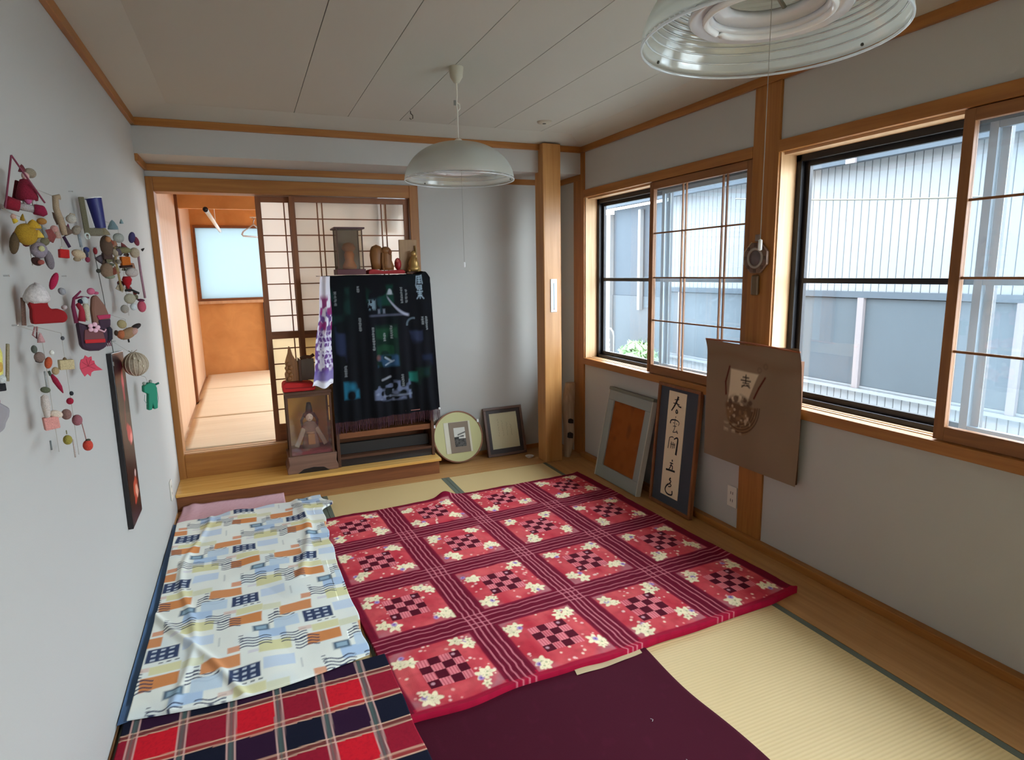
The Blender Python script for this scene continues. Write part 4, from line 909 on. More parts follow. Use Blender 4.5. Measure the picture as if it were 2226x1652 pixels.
BX('apron_front', tint('kimono_front', (170, 128, 92)), ddx - .022, ddx + .026, ddy - .046, ddy - .036, bz + .03, bz + .11, dl, bevel=.008)
MB().tube([(ddx - .046, ddy, bz + .118), (ddx, ddy - .033, bz + .112), (ddx + .046, ddy, bz + .118)], .010, 8).build('sash', tint('dollsash', (176, 140, 120)), dl, True)
for s in (-1, 1): MB(Matrix.Translation((ddx + s * .066, ddy - .01, bz + .095)) @ Matrix.Rotation(s * -.42, 4, 'Y')).box(-.016, .016, -.012, .012, -.085, .06).build('sleeve', tint('dollsleeve', (172, 158, 150)), dl, bevel=.006)
MB().ball((ddx, ddy - .006, bz + .228), (.027, .026, .034)).build('head', tint('dollface', (226, 214, 206), .5), dl, True)
MB().ball((ddx, ddy + .006, bz + .240), (.036, .031, .036)).build('hair', tint('dollhair', (30, 24, 24), .5), dl, True)
MB().lathe([(.0, bz + .262), (.026, bz + .262), (.020, bz + .300), (.014, bz + .330), (0, bz + .334)], 12, (ddx + .002, ddy + .004, 0), cap=False).build('headdress', tint('dollhat', (44, 34, 34), .5), dl, True)
m = MB()
for s in (-1, 1): m.tube([(ddx + s * .03, ddy + .01, bz + .25), (ddx + s * .054, ddy + .014, bz + .20), (ddx + s * .05, ddy + .014, bz + .15)], .010, 6)
m.build('hair_strand', 'dollhair', dl, True)
m = MB()
for s in (-1, 1): m.ball((ddx + s * .010, ddy - .0315, bz + .232), (.0032, .0015, .002), 8, 5)
m.ball((ddx, ddy - .031, bz + .214), (.004, .0015, .002), 8, 5); m.build('eyes_and_mouth', tint('dolleye', (60, 24, 24)), dl)

# on top of the doll case
rp = tag(MB().prism([(.192, .7125), (.385, .7125), (.40, .722), (.395, .752), (.375, .765), (.20, .778), (.185, .765), (.182, .725)], 4.452, 4.60, 'Y').build('red_cushion', tint('redcush', (186, 30, 28)), at=(.29, 4.52, .7125), bevel=.010), 'bright red folded cushion on the doll case', 'cushion')
MB().prism([(.20, .738), (.385, .734), (.385, .739), (.20, .744)], 4.4485, 4.453, 'Y').build('fold', tint('redfold', (130, 18, 20)), rp)
wc = thing('temple_carving', 'pointed brown wood carving with a grey plaque, on the red cushion', 'carving', (.29, 4.53, .779))
m = MB(); m.prism([(.212, .779), (.305, .779), (.303, .86), (.30, .915), (.285, .93), (.268, .965), (.256, 1.018), (.246, 1.022), (.238, .975), (.222, .93), (.214, .90), (.220, .885), (.210, .87), (.218, .85), (.208, .83)], 4.50, 4.56, 'Y'); m.build('flame_board', cm, wc, bevel=.004)
m = MB(); m.prism([(.300, .779), (.318, .779), (.318, .925), (.300, .94)], 4.485, 4.56, 'Y'); m.build('post', 'darkZ', wc, bevel=.003)
BX('plaque', tint('greyplq', (128, 116, 104)), .319, .408, 4.52, 4.54, .779, .928, wc, bevel=.004)
m = MB(); m.tube([(.318, 4.525, .93), (.35, 4.522, .945), (.385, 4.522, .94), (.41, 4.525, .955)], .012, 6); m.build('crest', 'darkX', wc, True)
m = MB()
for k in range(5): m.ball((.235 + .014 * (k % 2), 4.496, .80 + k * .026), (.016, .008, .016), 8, 6)
m.build('relief', cm, wc, True)

# ================================================================== FRAMES LEANING ON THE WINDOW WALL
def leaning(p0, p1, yb0, yb1, th):
    """local frame of a picture leaning towards +x: origin at the foot corner nearest the back wall; local x runs towards the viewer (-y), z up the picture, y into the wall"""
    p0, p1 = Vector(p0), Vector(p1); up = (p1 - p0).normalized(); ax = Vector((0, -1, 0)); back = up.cross(ax) * 1
    m = Matrix((ax, -ax.cross(up).cross(Vector((0, 0, 0))) if False else (up.cross(ax)), up)).transposed().to_4x4()
    return Matrix.Translation(p0) @ m, (p1 - p0).length
# ---- silver-grey frame with a plain brown picture
xf, H = leaning((2.285, 3.835, .004), (2.423, 3.850, .632), 0, 0, 0); Wd = .53
f1 = thing('leaning_picture', 'leaning silver-grey frame around a plain orange-brown picture', 'picture frame', (2.30, 3.57, .002))
gf = plain('grey_frame', S(150, 156, 150), .5, .15, bump=.1)
m = MB(xf); b = .072
m.box(0, Wd, 0, .030, 0, b + .02); m.box(0, Wd, 0, .030, H - b, H); m.box(0, b, 0, .030, b + .02, H - b); m.box(Wd - b, Wd, 0, .030, b + .02, H - b); m.build('border', gf, f1, bevel=.003)
m = MB(xf); m.box(-.006, Wd + .006, -.006, .034, H, H + .022); m.build('top_rail', tint('frametop', (110, 112, 100), .5), f1, bevel=.003)
for (a, c, d, e) in ((-.004, .004, 0, H), (Wd - .004, Wd + .004, 0, H)): MB(xf).box(a, c, -.004, .034, d, e).build('side_edge', tint('frameedge', (190, 188, 176), .5), f1)
n_ = 40
u, v = np.meshgrid(np.linspace(0, 1, n_), np.linspace(0, 1, n_)); loc = np.stack([b + u * (Wd - 2 * b), u * 0 + .012, b + .02 + v * (H - 2 * b - .02)], -1)
def tf(xf, L): a = np.array(xf); return L @ a[:3, :3].T + a[:3, 3]
col = np.zeros(u.shape + (3,)) + np.array(S(150, 84, 36)); paint(col, vn1(u * 7, v * 11) - .45, (128, 66, 26), .9); paint(col, np.clip(vn2(u * 5, v * 9) - .7, 0, 1) * 2, (92, 52, 34), .9)
sheet('picture', 'fabric', tf(xf, loc), col, parent=f1)
m = MB(xf); m.box(.01, Wd - .01, .022, .028, .01, H - .01); m.build('backing', 'darkZ', f1)
# ---- calligraphy frame
xf, H = leaning((2.340, 3.240, .004), (2.420, 3.262, .782), 0, 0, 0); Wd = .408
f2 = thing('calligraphy_panel', 'tall leaning frame with five brushed characters on a narrow paper strip', 'picture frame', (2.35, 3.04, .002))
m = MB(xf); b = .020
m.box(0, Wd, 0, .028, 0, b); m.box(0, Wd, 0, .028, H - b, H); m.box(0, b, 0, .028, b, H - b); m.box(Wd - b, Wd, 0, .028, b, H - b); m.build('border', 'redZ', f2, bevel=.003)
m = MB(xf); m.box(b, Wd - b, .012, .018, b, H - b); m.build('mount', tint('mountblue', (62, 68, 78), .8), f2)
px0, px1, pz0, pz1 = .105, .275, .075, H - .040
m = MB(xf); m.box(px0, px1, .0095, .012, pz0, pz1); m.build('paper_strip', tint('paperstrip', (232, 214, 182), .9), f2)
def glyph(strokes, cx_, cz_, sc_, parent, ink, y=.0092, nm='brush_character'):
    m = MB(xf @ Matrix.Translation((0, y, 0)))
    for pts, wds in strokes:
        P = []; 
        k = len(pts)
        # smooth the stroke
        q = []
        for i in range(k - 1):
            for t in np.linspace(0, 1, 5)[:-1]:
                p0_, p1_, p2_, p3_ = pts[max(i - 1, 0)], pts[i], pts[i + 1], pts[min(i + 2, k - 1)]
                f = lambda a, b_, c_, d_: .5 * (2 * b_ + (c_ - a) * t + (2 * a - 5 * b_ + 4 * c_ - d_) * t * t + (3 * b_ - a - 3 * c_ + d_) * t ** 3)
                q.append((f(p0_[0], p1_[0], p2_[0], p3_[0]), f(p0_[1], p1_[1], p2_[1], p3_[1]), wds[0] + (wds[1] - wds[0]) * (i + t) / (k - 1)))
        q.append((*pts[-1], wds[1]))
        m.stroke([(cx_ + a * sc_, cz_ + c_ * sc_) for a, c_, _ in q], [w_ * sc_ for *_, w_ in q])
    return m.build(nm, ink, parent)
M['ink'] = plain('ink', (.012, .011, .011), .8)
mid = (px0 + px1) / 2; step = (pz1 - pz0) / 5.15
G5 = [
 [([(.12, .50), (.05, .30), (-.18, -.12), (-.42, -.45)], (.16, .09)), ([(-.20, .26), (.05, .30), (.22, .34)], (.05, .04)), ([(-.30, .04), (.0, .05), (.30, .02)], (.05, .05)), ([(.02, .12), (.20, -.06), (.46, -.10)], (.05, .10)), ([(.02, -.30), (.12, -.36), (.16, -.48), (.02, -.50), (.0, -.36)], (.10, .08))],
 [([(.03, .52), (.05, .46)], (.09, .07)), ([(-.42, .02), (-.36, .22), (-.10, .30), (.22, .30), (.40, .20), (.34, .02)], (.10, .04)), ([(.02, .40), (.0, .12), (.02, -.06)], (.05, .05)), ([(-.15, .12), (-.05, .10)], (.05, .04)), ([(.14, .12), (.22, .08)], (.05, .04)), ([(-.14, -.10), (.08, -.06), (.18, -.06)], (.04, .04)), ([(.06, -.08), (-.02, -.32), (-.10, -.46), (.10, -.42), (.28, -.36)], (.05, .05)), ([(.22, -.28), (.34, -.46)], (.05, .09))],
 [([(-.36, .42), (-.40, .10), (-.44, -.28)], (.06, .06)), ([(-.34, .42), (-.10, .50), (.02, .46)], (.05, .05)), ([(.06, .38), (.30, .52), (.42, .44), (.40, .0), (.36, -.52)], (.07, .17)), ([(-.14, .20), (-.18, -.22)], (.06, .05)), ([(.02, .20), (.0, -.20)], (.05, .05)), ([(.16, .16), (.14, -.16)], (.05, .05)), ([(-.22, .04), (.22, .06)], (.04, .04))],
 [([(.08, .38), (.10, .26)], (.12, .10)), ([(-.12, .14), (.06, .16), (.20, .14)], (.07, .06)), ([(.04, .16), (-.02, -.06), (-.14, -.26)], (.08, .07)), ([(-.10, -.02), (.14, .0), (.16, -.22)], (.06, .09)), ([(-.44, -.34), (.0, -.30), (.42, -.28)], (.12, .12))],
 [([(.10, .50), (-.02, .36), (.14, .30), (.0, .10)], (.10, .07)), ([(.0, .12), (.20, .08), (.10, -.04), (-.08, -.08)], (.06, .06)), ([(-.04, .10), (-.26, -.10), (-.34, -.34), (-.16, -.52), (.14, -.54), (.34, -.46), (.32, -.24)], (.09, .10))],
]
for k, g in enumerate(G5): glyph(g, mid - .004, pz1 - step * (k + .60), step * .80, f2, 'ink')
m = MB(xf); m.box(.008, Wd - .008, .020, .026, .008, H - .008); m.build('backing', 'darkZ', f2)
# ---- hanging ship picture
bp = thing('ship_picture', 'brown hanging board printed with a treasure ship under a white sail', 'picture', (2.425, 2.47, .43))
Y0, Y1, Z0, Z1 = 2.805, 2.140, .425, 1.108
nu, nv = 130, 130
u, v = np.meshgrid(np.linspace(0, 1, nu), np.linspace(0, 1, nv))
XX = 2.415 - .018 * np.clip((v - .86) / .14, 0, 1) ** 2 + .006 * np.sin(u * 9) * np.clip((v - .8) / .2, 0, 1) - .012 * np.clip((u - .94) / .06, 0, 1) ** 2 * v
YY = Y0 + (Y1 - Y0) * u - .014 * np.sin(PI * np.clip(v, 0, 1)) * (u > .9) * (u - .9) * 10; ZZ = Z0 + .015 * (1 - u) * 0 + (Z1 - Z0) * v - .012 * np.sin(u * 3.2 + .4) * (v > .9) * (v - .9) * 10
col = np.zeros(u.shape + (3,)) + np.array(S(140, 118, 96)); paint(col, vn1(u * 4, v * 4) - .4, (126, 104, 82), .9)
paint(col, soft(np.abs(v - .86 - .03 * np.sin(u * 6)) - .035, .06), (132, 104, 80), .6)
sail = soft(np.maximum(np.maximum(.27 - .02 * np.sin(v * 6) - u, u - (.46 + .55 * np.clip(v - .5, 0, 1) ** 1.2 + .02)), np.maximum(.50 - v, v - (.775 - .03 * (u - .3)))), .012)
paint(col, sail, (214, 196, 166)); 
for a, b_ in (((.275, .79), (.235, .66)), ((.235, .66), (.245, .56)), ((.66, .75), (.60, .66)), ((.60, .66), (.555, .575))): paint(col, seg(u, v, a, b_, .016, .008), (88, 34, 22))
for a, b_, w_ in (((.43, .725), (.49, .725), .012), ((.46, .745), (.46, .68), .012), ((.41, .70), (.51, .70), .012), ((.43, .68), (.495, .68), .010), ((.445, .665), (.42, .645), .010), ((.475, .665), (.505, .650), .012), ((.42, .655), (.50, .665), .009)): paint(col, seg(u, v, a, b_, w_, .008), (58, 46, 40))
hull = soft(np.maximum(np.hypot((u - .42) / 1.0, (v - .47) / 1.25) - .17, v - .50), .02); paint(col, hull, (132, 100, 70), .9)
for k in range(4): paint(col, soft(np.abs(np.hypot(u - .40, (v - .50) / 1.05) - .15 - k * .022) - .005, .007) * (v < .43 + .25 * (u - .3)) * (u > .3), (70, 48, 36), .85)
tr = np.clip((vn2(u * 34, v * 34) - .35) * 4, 0, 1) * soft(np.hypot((u - .40) / 1.2, v - .45) - .13, .03)
paint(col, tr, (96, 72, 54), .8); paint(col, np.clip((vn3(u * 40, v * 40) - .6) * 5, 0, 1) * soft(np.hypot((u - .42) / 1.2, v - .44) - .12, .03), (196, 170, 140), .8)
for (a, b_, r) in ((.36, .54, .028), (.46, .545, .02), (.30, .51, .022), (.52, .53, .02)): paint(col, disc(u, v, a, b_, r, .012), (84, 62, 50), .85)
paint(col, np.clip((vn1(u * 26, v * 30) - .4) * 5, 0, 1) * rect(u, v, .24, .46, .265, .325, .03), (204, 184, 154), .8)
for (a, b_) in ((.66, .835), (.60, .80)): paint(col, soft(np.abs(np.hypot(u - a, v - b_) - .018) - .006, .012), (112, 90, 72), .6)
sheet('printed_board', 'fabric', np.stack([XX, YY, ZZ], -1), col, parent=bp)
m = MB(); m.box(2.4195, 2.441, Y1 + .012, Y0 - .004, Z0 + .004, Z1 - .06); m.build('backing_board', tint('bpback', (96, 62, 40)), bp)
m = MB(); m.tube([(2.400, Y0 - .002, Z1 - .006), (2.402, (Y0 + Y1) / 2, Z1 + .0), (2.398, Y1 + .004, Z1 - .012)], .005, 6); m.build('lit_top_edge', tint('bpedge_lit', (150, 84, 52)), bp)  # orange edge is window light catching it, put into the colour

# ---- octagonal ornament on the post
oy, oz, ox = 2.483, 1.545, 2.424
oc = thing('octagon_ornament', 'octagonal charm with a round mirror fixed to the post between the windows', 'ornament', (2.44, oy, oz - .19))
oct_ = lambda r: [(oy + r * math.cos(PI / 8 + k * PI / 4), oz + r * math.sin(PI / 8 + k * PI / 4)) for k in range(8)]
m = MB(); m.prism(oct_(.083), ox, 2.4425, 'X'); m.build('plate', tint('octplate', (112, 84, 66), .5), oc, bevel=.004)
m = MB(); m.lathe([(.040, ox - .004), (.048, ox - .006), (.053, ox - .003), (.053, ox + .001), (.040, ox + .001)], 32, (0, oy, oz), 'X', cap=False, closed=True); m.build('ring', tint('octring', (150, 140, 130), .4), oc, True)
MB().lathe([(0, ox - .0025), (.036, ox - .002), (.038, ox + .001)], 28, (0, oy, oz), 'X', cap=False).build('mirror', tint('octmirror', (96, 84, 84), .15), oc, True)
m = MB()
for k in range(8):
    a = k * PI / 4; r = .066
    for q in (-.006, 0, .006): m.box(ox - .002, ox + .0005, oy + r * math.cos(a) - .009, oy + r * math.cos(a) + .009, oz + r * math.sin(a) + q - .0016, oz + r * math.sin(a) + q + .0016)
m.build('trigram_marks', tint('octmark', (64, 46, 40)), oc)
m = MB(); o2 = oct_(.086)
for k in (7, 0): m.tube([(ox + .006, *o2[k]), (ox + .006, *o2[(k + 1) % 8])], .004, 6)
m.build('gilt_edge', tint('octedge', (190, 164, 120), .4), oc, True)
MB().box(2.428, 2.4425, oy - .012, oy + .012, oz + .083, oz + .118).build('hanger_tab', tint('octtab', (130, 112, 100)), oc, bevel=.003)
MB().box(2.422, 2.4425, oy - .022, oy + .022, oz - .190, oz - .088).build('tag', tint('octtag', (104, 84, 60), .6), oc, bevel=.008)

# ---- sockets
def socket(loc, ax, lab):
    t = thing('wall_socket', lab, 'socket', loc); x, y, z = loc
    if ax == 'R': MB().box(x - .008, x, y - .036, y + .036, z - .06, z + .06).build('plate', tint('socketplate', (214, 206, 192), .5), t, bevel=.003); s = -1
    else: MB().box(x, x + .008, y - .036, y + .036, z - .06, z + .06).build('plate', tint('socketplate', (214, 206, 192), .5), t, bevel=.003); s = 1
    m = MB()
    for dz_ in (.022, -.022):
        for dy_ in (-.008, .008): m.box(min(x + s * .0082, x + s * .0086), max(x + s * .0082, x + s * .0086), y + dy_ - .002, y + dy_ + .002, z + dz_ - .008, z + dz_ + .008)
    m.build('slots', 'hook', t)
socket((XR, 2.600, .215), 'R', 'beige wall socket under the window, beside the post foot')
socket((XL, 4.17, .222), 'L', 'beige wall socket on the long blank wall by the step')

# ---- corner: wood piece, thermometer plate, small dish, round and square pictures
dw = thing('driftwood', 'pale weathered log piece with dark patches standing in the corner behind the pole', 'wood piece', (2.335, 4.34, .001))
rs = np.random.RandomState(8); V, Fc = [], []; nrow, nk = 15, 14
for j in range(nrow):
    z = .0012 + .60 * j / (nrow - 1); t_ = j / (nrow - 1); cxw = 2.318 + .050 * t_ + .012 * math.sin(t_ * 7); cyw = 4.325 + .06 * t_; r = (.030 + .028 * min(1, t_ * 3)) * (1 + .10 * math.sin(t_ * 11)) * (1 if j < nrow - 1 else .93)
    for k in range(nk):
        a = 2 * PI * k / nk; rr = r * (1 + .09 * math.sin(3 * a + t_ * 4)); V.append((cxw + rr * .86 * math.cos(a), cyw + rr * .7 * math.sin(a), z))
for j in range(nrow - 1):
    for k in range(nk): Fc.append((j * nk + k, j * nk + (k + 1) % nk, (j + 1) * nk + (k + 1) % nk, (j + 1) * nk + k))
Fc += [tuple(range(nk - 1, -1, -1)), tuple((nrow - 1) * nk + k for k in range(nk))]
MB().add(V, Fc).build('log', wood('driftwood_grain', (.36, .25, .16), (.52, .39, .27), 'Z', .8, 1.5), dw, 'auto')
for (x, y, z, sy_, sz) in ((2.338, 4.300, .300, .020, .020), (2.328, 4.290, .185, .022, .026)): MB().prism([(x - sy_, z - sz * .7), (x + sy_ * .9, z - sz), (x + sy_, z + sz * .6), (x + sy_ * .2, z + sz), (x - sy_ * .8, z + sz * .8)], y - .006, y + .02, 'Y').build('dark_patch', tint('driftdark', (34, 22, 18)), dw, bevel=.004)
th = thing('thermometer', 'small white thermometer plate on the pole', 'thermometer', (2.164, 4.251, 1.19))
MB().box(2.138, 2.190, 4.244, 4.2518, 1.190, 1.440).build('plate', tint('thermoplate', (226, 236, 240), .4), th, bevel=.003)
MB().tube([(2.164, 4.2425, 1.215), (2.164, 4.2425, 1.41)], .0022, 6).build('glass_stem', tint('thermostem', (176, 196, 204), .2), th); MB().ball((2.164, 4.2425, 1.212), .004, 8, 5).build('bulb', tint('thermobulb', (190, 150, 150), .3), th)
t = thing('small_dish', 'tiny white dish left on the boards beside the pole foot', 'dish', (2.028, 4.44, .0012))
MB().lathe([(0, .0022), (.020, .0012), (.022, .004), (.034, .014), (.036, .015), (.035, .017), (.022, .008), (0, .007)], 24, (2.028, 4.44, 0), cap=False).build('body', 'white', t, True); MB().lathe([(0, .009), (.02, .010), (0, .013)], 14, (2.028, 4.44, 0), cap=False).build('content', tint('dishin', (224, 204, 196)), t, True)

def lean_back(yb, yt, zt_):
    up = Vector((0, yt - yb, zt_)).normalized(); ax = Vector((1, 0, 0)); nb = up.cross(ax) * 1
    return up, ax
# round picture leaning on the back wall
R_ = .208; up = Vector((0, .13, .42)).normalized(); ax = Vector((1, 0, 0)); nrm = up.cross(ax)      # nrm points into the wall (+y)
if nrm.y < 0: nrm = -nrm
cR = Vector((1.478, 4.548, .002)) + up * R_ + Vector((0, 0, .0035))
xfR = Matrix.Translation(cR) @ Matrix((ax, nrm, up)).transposed().to_4x4()
rf = thing('round_picture', 'round pale green board framing a small black and white photo', 'picture frame', (1.478, 4.55, .002))
MB(xfR).lathe([(0, -.004), (R_ - .010, -.004), (R_ - .010, .008), (0, .008)], 64, axis='Y', cap=False).build('board', tint('roundboard', (196, 192, 140), .8), rf, 'auto')
MB(xfR).lathe([(R_ - .010, -.008), (R_, -.008), (R_, .012), (R_ - .010, .012)], 64, axis='Y', cap=False, closed=True).build('hoop', 'redX', rf, 'auto')
MB(xfR).box(-.112, .108, -.0065, -.004, -.128, .120).build('mount', tint('roundmount', (212, 206, 186)), rf)
MB(xfR).box(-.072, .092, -.0085, -.0065, -.128, .118).build('inner_mount', tint('innermount', (134, 118, 102)), rf)
n_ = 46; u, v = np.meshgrid(np.linspace(0, 1, n_), np.linspace(0, 1, n_ + 10)); loc = np.stack([-.035 + u * .094, u * 0 - .0092, -.080 + v * .152], -1)
col = np.zeros(u.shape + (3,)) + np.array(S(208, 206, 196)); paint(col, v < .40, (96, 94, 90)); paint(col, np.clip((vn1(u * 14, v * 20) - .4) * 3, 0, 1) * (v < .40), (70, 68, 66)); paint(col, soft(v - .52 - .12 * np.clip(u - .2, 0, 1) * vn2(u * 12, v * 4), .03) * (v > .40) * (u < .85), (60, 60, 60)); paint(col, soft(np.abs(v - .74 + .18 * (1 - u)) - .035, .04) * (u > .3), (66, 66, 66), .9); paint(col, rect(u, v, .4, .95, .42, .5, .04), (236, 232, 222), .8)
sheet('photo', 'fabric', tf(xfR, loc), col, parent=rf)
m = MB(xfR)
for (a, b_) in ((-.188, .10), (.178, .11)): m.box(a - .008, a + .008, -.012, .0, b_ - .012, b_ + .012)
m.build('corner_clip', 'white', rf, bevel=.002)
# square dark frame
up = Vector((0, .11, .40)).normalized(); nrm = up.cross(ax); nrm = nrm if nrm.y > 0 else -nrm
axr = Vector((.995, -.02, .0)).normalized(); sq0 = Vector((1.722, 4.570, .0035)); xfS = Matrix.Translation(sq0) @ Matrix((ax, nrm, up)).transposed().to_4x4() @ Matrix.Rotation(math.radians(-.5), 4, 'Y')
sf = thing('square_picture', 'dark brown square picture frame with pale writing paper by the round picture', 'picture frame', (1.88, 4.57, .002))
m = MB(xfS); A_, Hs = .345, .405
m.box(0, A_, 0, .03, .0, .022); m.box(0, A_, 0, .03, Hs - .022, Hs); m.box(0, .022, 0, .03, .022, Hs - .022); m.box(A_ - .022, A_, 0, .03, .022, Hs - .022); m.build('border', tint('sqborder', (92, 62, 46), .45), sf, bevel=.003)
m = MB(xfS); b = .05
m.box(.022, A_ - .022, .008, .02, .022, b + .01); m.box(.022, A_ - .022, .008, .02, Hs - b, Hs - .022); m.box(.022, b, .008, .02, b + .01, Hs - b); m.box(A_ - b, A_ - .022, .008, .02, b + .01, Hs - b); m.build('inner_border', tint('sqinner', (44, 28, 22), .5), sf)
n_ = 60; u, v = np.meshgrid(np.linspace(0, 1, n_), np.linspace(0, 1, n_)); loc = np.stack([b + u * (A_ - 2 * b), u * 0 + .014, b + .01 + v * (Hs - 2 * b - .01)], -1)
col = np.zeros(u.shape + (3,)) + np.array(S(206, 198, 164)); rs = np.random.RandomState(2)
for k in range(4):
    uu = .30 + k * .15
    for z_ in np.linspace(.35, .80 - .06 * k, 7): paint(col, seg(u, v, (uu + rs.uniform(-.02, .02), z_), (uu + rs.uniform(-.03, .03), z_ + .035), .012, .012), (150, 138, 108), .8)
sheet('writing_paper', 'fabric', tf(xfS, loc), col, parent=sf)
m = MB(xfS); m.box(.004, A_ - .004, .021, .028, .004, Hs - .004); m.build('backing', 'darkZ', sf)

# ================================================================== HANGINGS ON THE BLANK WALL
HX, HY = Vector((.90, .436, 0)), Vector((-.436, .90, 0))
def at_(x, y, z, tilt=0., s=1.): return Matrix.Translation((x, y, z)) @ Matrix((HX, HY, Vector((0, 0, 1)))).transposed().to_4x4() @ Matrix.Diagonal((.82, .9, 1, 1)) @ Matrix.Rotation(tilt, 4, 'Y') @ Matrix.Scale(s, 4)
def cordline(pts, r=.0012): return MB().tube(pts, r, 4)
def pin(t, x, y, z): 
    MB().lathe([(0, x - .001), (.0018, x), (.0018, x + .010), (.003, x + .011), (0, x + .013)], 8, (0, y, z), 'X', cap=False).build('pin', 'chrome', t, True)
WX = XL + .0005
def part(t, name, xf, rgb, fn, smooth=True, bevel=0., rough=.85):
    m = MB(xf); fn(m); key = 'c_%02x%02x%02x' % rgb
    if key not in M: M[key] = plain(key, [c * .78 for c in S(*rgb)], .95, bump=.5, scale=420, var=.22)
    return m.build(name, key, t, smooth, bevel)
def ball_(r, c=(0, 0, 0)): return lambda m: m.ball(c, r, 12, 8)
def drop(pts, n=12): return lambda m: m.lathe(pts, n, cap=False)

# -- swing doll
t = thing('swing_ornament', 'doll in dark red seated on a red swing hung by red cords', 'hanging ornament', (-.47, 1.88, 1.67))
pin(t, WX, 1.838, 1.792)
MB().tube([(-.470, 1.838, 1.790), (-.500, 1.850, 1.672)], .0022, 5).build('cord', tint('cordred', (110, 40, 62)), t); MB().tube([(-.470, 1.838, 1.790), (-.432, 1.897, 1.690)], .0022, 5).build('cord', 'cordred', t)
A0 = at_(-.466, 1.876, 1.676, .16)
part(t, 'seat_bar', A0, (176, 166, 166), lambda m: m.tube([(-.03, 0, 0), (.03, 0, 0)], .009, 8))
part(t, 'bar_end', A0, (142, 14, 40), lambda m: m.tube([(-.048, 0, .004), (-.044, 0, .003), (-.016, 0, 0)], [.012, .0155, .014], 10)); part(t, 'bar_end', A0, (148, 16, 60), lambda m: m.tube([(.018, 0, 0), (.040, 0, 0), (.046, 0, .003)], [.0125, .0135, .011], 10))
part(t, 'dress', at_(-.466, 1.896, 1.693), (134, 16, 46), drop([(0, 0), (.026, .002), (.028, .012), (.020, .034), (.012, .050), (0, .054)]))
part(t, 'apron', at_(-.462, 1.884, 1.700), (196, 92, 140), ball_((.011, .010, .016)))
part(t, 'back_cloth', at_(-.482, 1.90, 1.722, .3), (96, 6, 30), lambda m: m.box(-.010, .008, .004, .010, -.03, .02), False, .004)
part(t, 'face', at_(-.463, 1.895, 1.752), (214, 172, 166), ball_(.010)); part(t, 'hair', at_(-.455, 1.903, 1.760), (150, 136, 116), ball_((.016, .012, .012))); part(t, 'hat', at_(-.468, 1.898, 1.762), (120, 52, 60), drop([(.011, 0), (.004, .014), (0, .018)]))
for k in (-.008, .010): part(t, 'leg', at_(-.463 + k, 1.888, 1.676), (206, 200, 196), lambda m: m.tube([(0, 0, .02), (.0, -.006, 0)], .005, 6))
# -- strings of small figures
def string(name, lab, x, y, ztop, zbot, items, group='strings of small cloth figures on the blank wall', scraps=0):
    t = thing(name, lab, 'hanging ornament', (x, y, zbot), group)
    pin(t, WX, y, ztop + .002)
    MB().tube([(WX + .012, y, ztop + .001), (x, y, ztop - .02), (x, y, zbot + .004)], .0009, 4).build('string', tint('stringc', (176, 170, 160)), t)
    for it in items:
        nm, (dx, dz), rgb, fn = it[:4]; tilt = it[4] if len(it) > 4 else 0.
        q = Vector((x, y, dz)) + HX * dx + HY * (it[5] if len(it) > 5 else -.006)
        part(t, nm, at_(q.x, q.y, q.z, tilt), rgb, fn, it[6] if len(it) > 6 else True, .002 if len(it) > 6 else 0.)
    rs = np.random.RandomState(int(x * -1000) + int(y * 100))
    pal = [(150, 138, 122), (112, 88, 74), (176, 160, 136), (96, 84, 92), (168, 120, 96), (190, 184, 172), (120, 112, 84), (136, 66, 62)]
    for k in range(scraps):
        dx = rs.uniform(-.030, .045); dz = rs.uniform(zbot + .06, ztop - .055); q = Vector((x, y, dz)) + HX * dx + HY * rs.uniform(.0, .02)
        sz = rs.uniform(.010, .019); g = [lambda m: m.ball((0, 0, 0), (sz, sz * .6, sz * .75), 9, 6), lambda m: m.lathe([(0, 0), (sz * .9, .001), (sz * .5, sz * 1.2), (0, sz * 2)], 7, cap=False), lambda m: m.prism([(-sz, -sz * .6), (sz * .8, -sz * .8), (sz, sz * .3), (0, sz), (-sz * .7, sz * .5)], -.004, .004, 'Y')][k % 3]
        part(t, 'cloth_scrap', at_(q.x, q.y, q.z, rs.uniform(-.8, .8)), pal[rs.randint(8)], g, k % 3 != 2)
    return t
cone = lambda r, h: drop([(0, 0), (r, .001), (r * .9, h * .3), (r * .4, h * .8), (0, h)])
bar = lambda a, b_, c: (lambda m: m.box(-a, a, -b_, b_, -c, c))
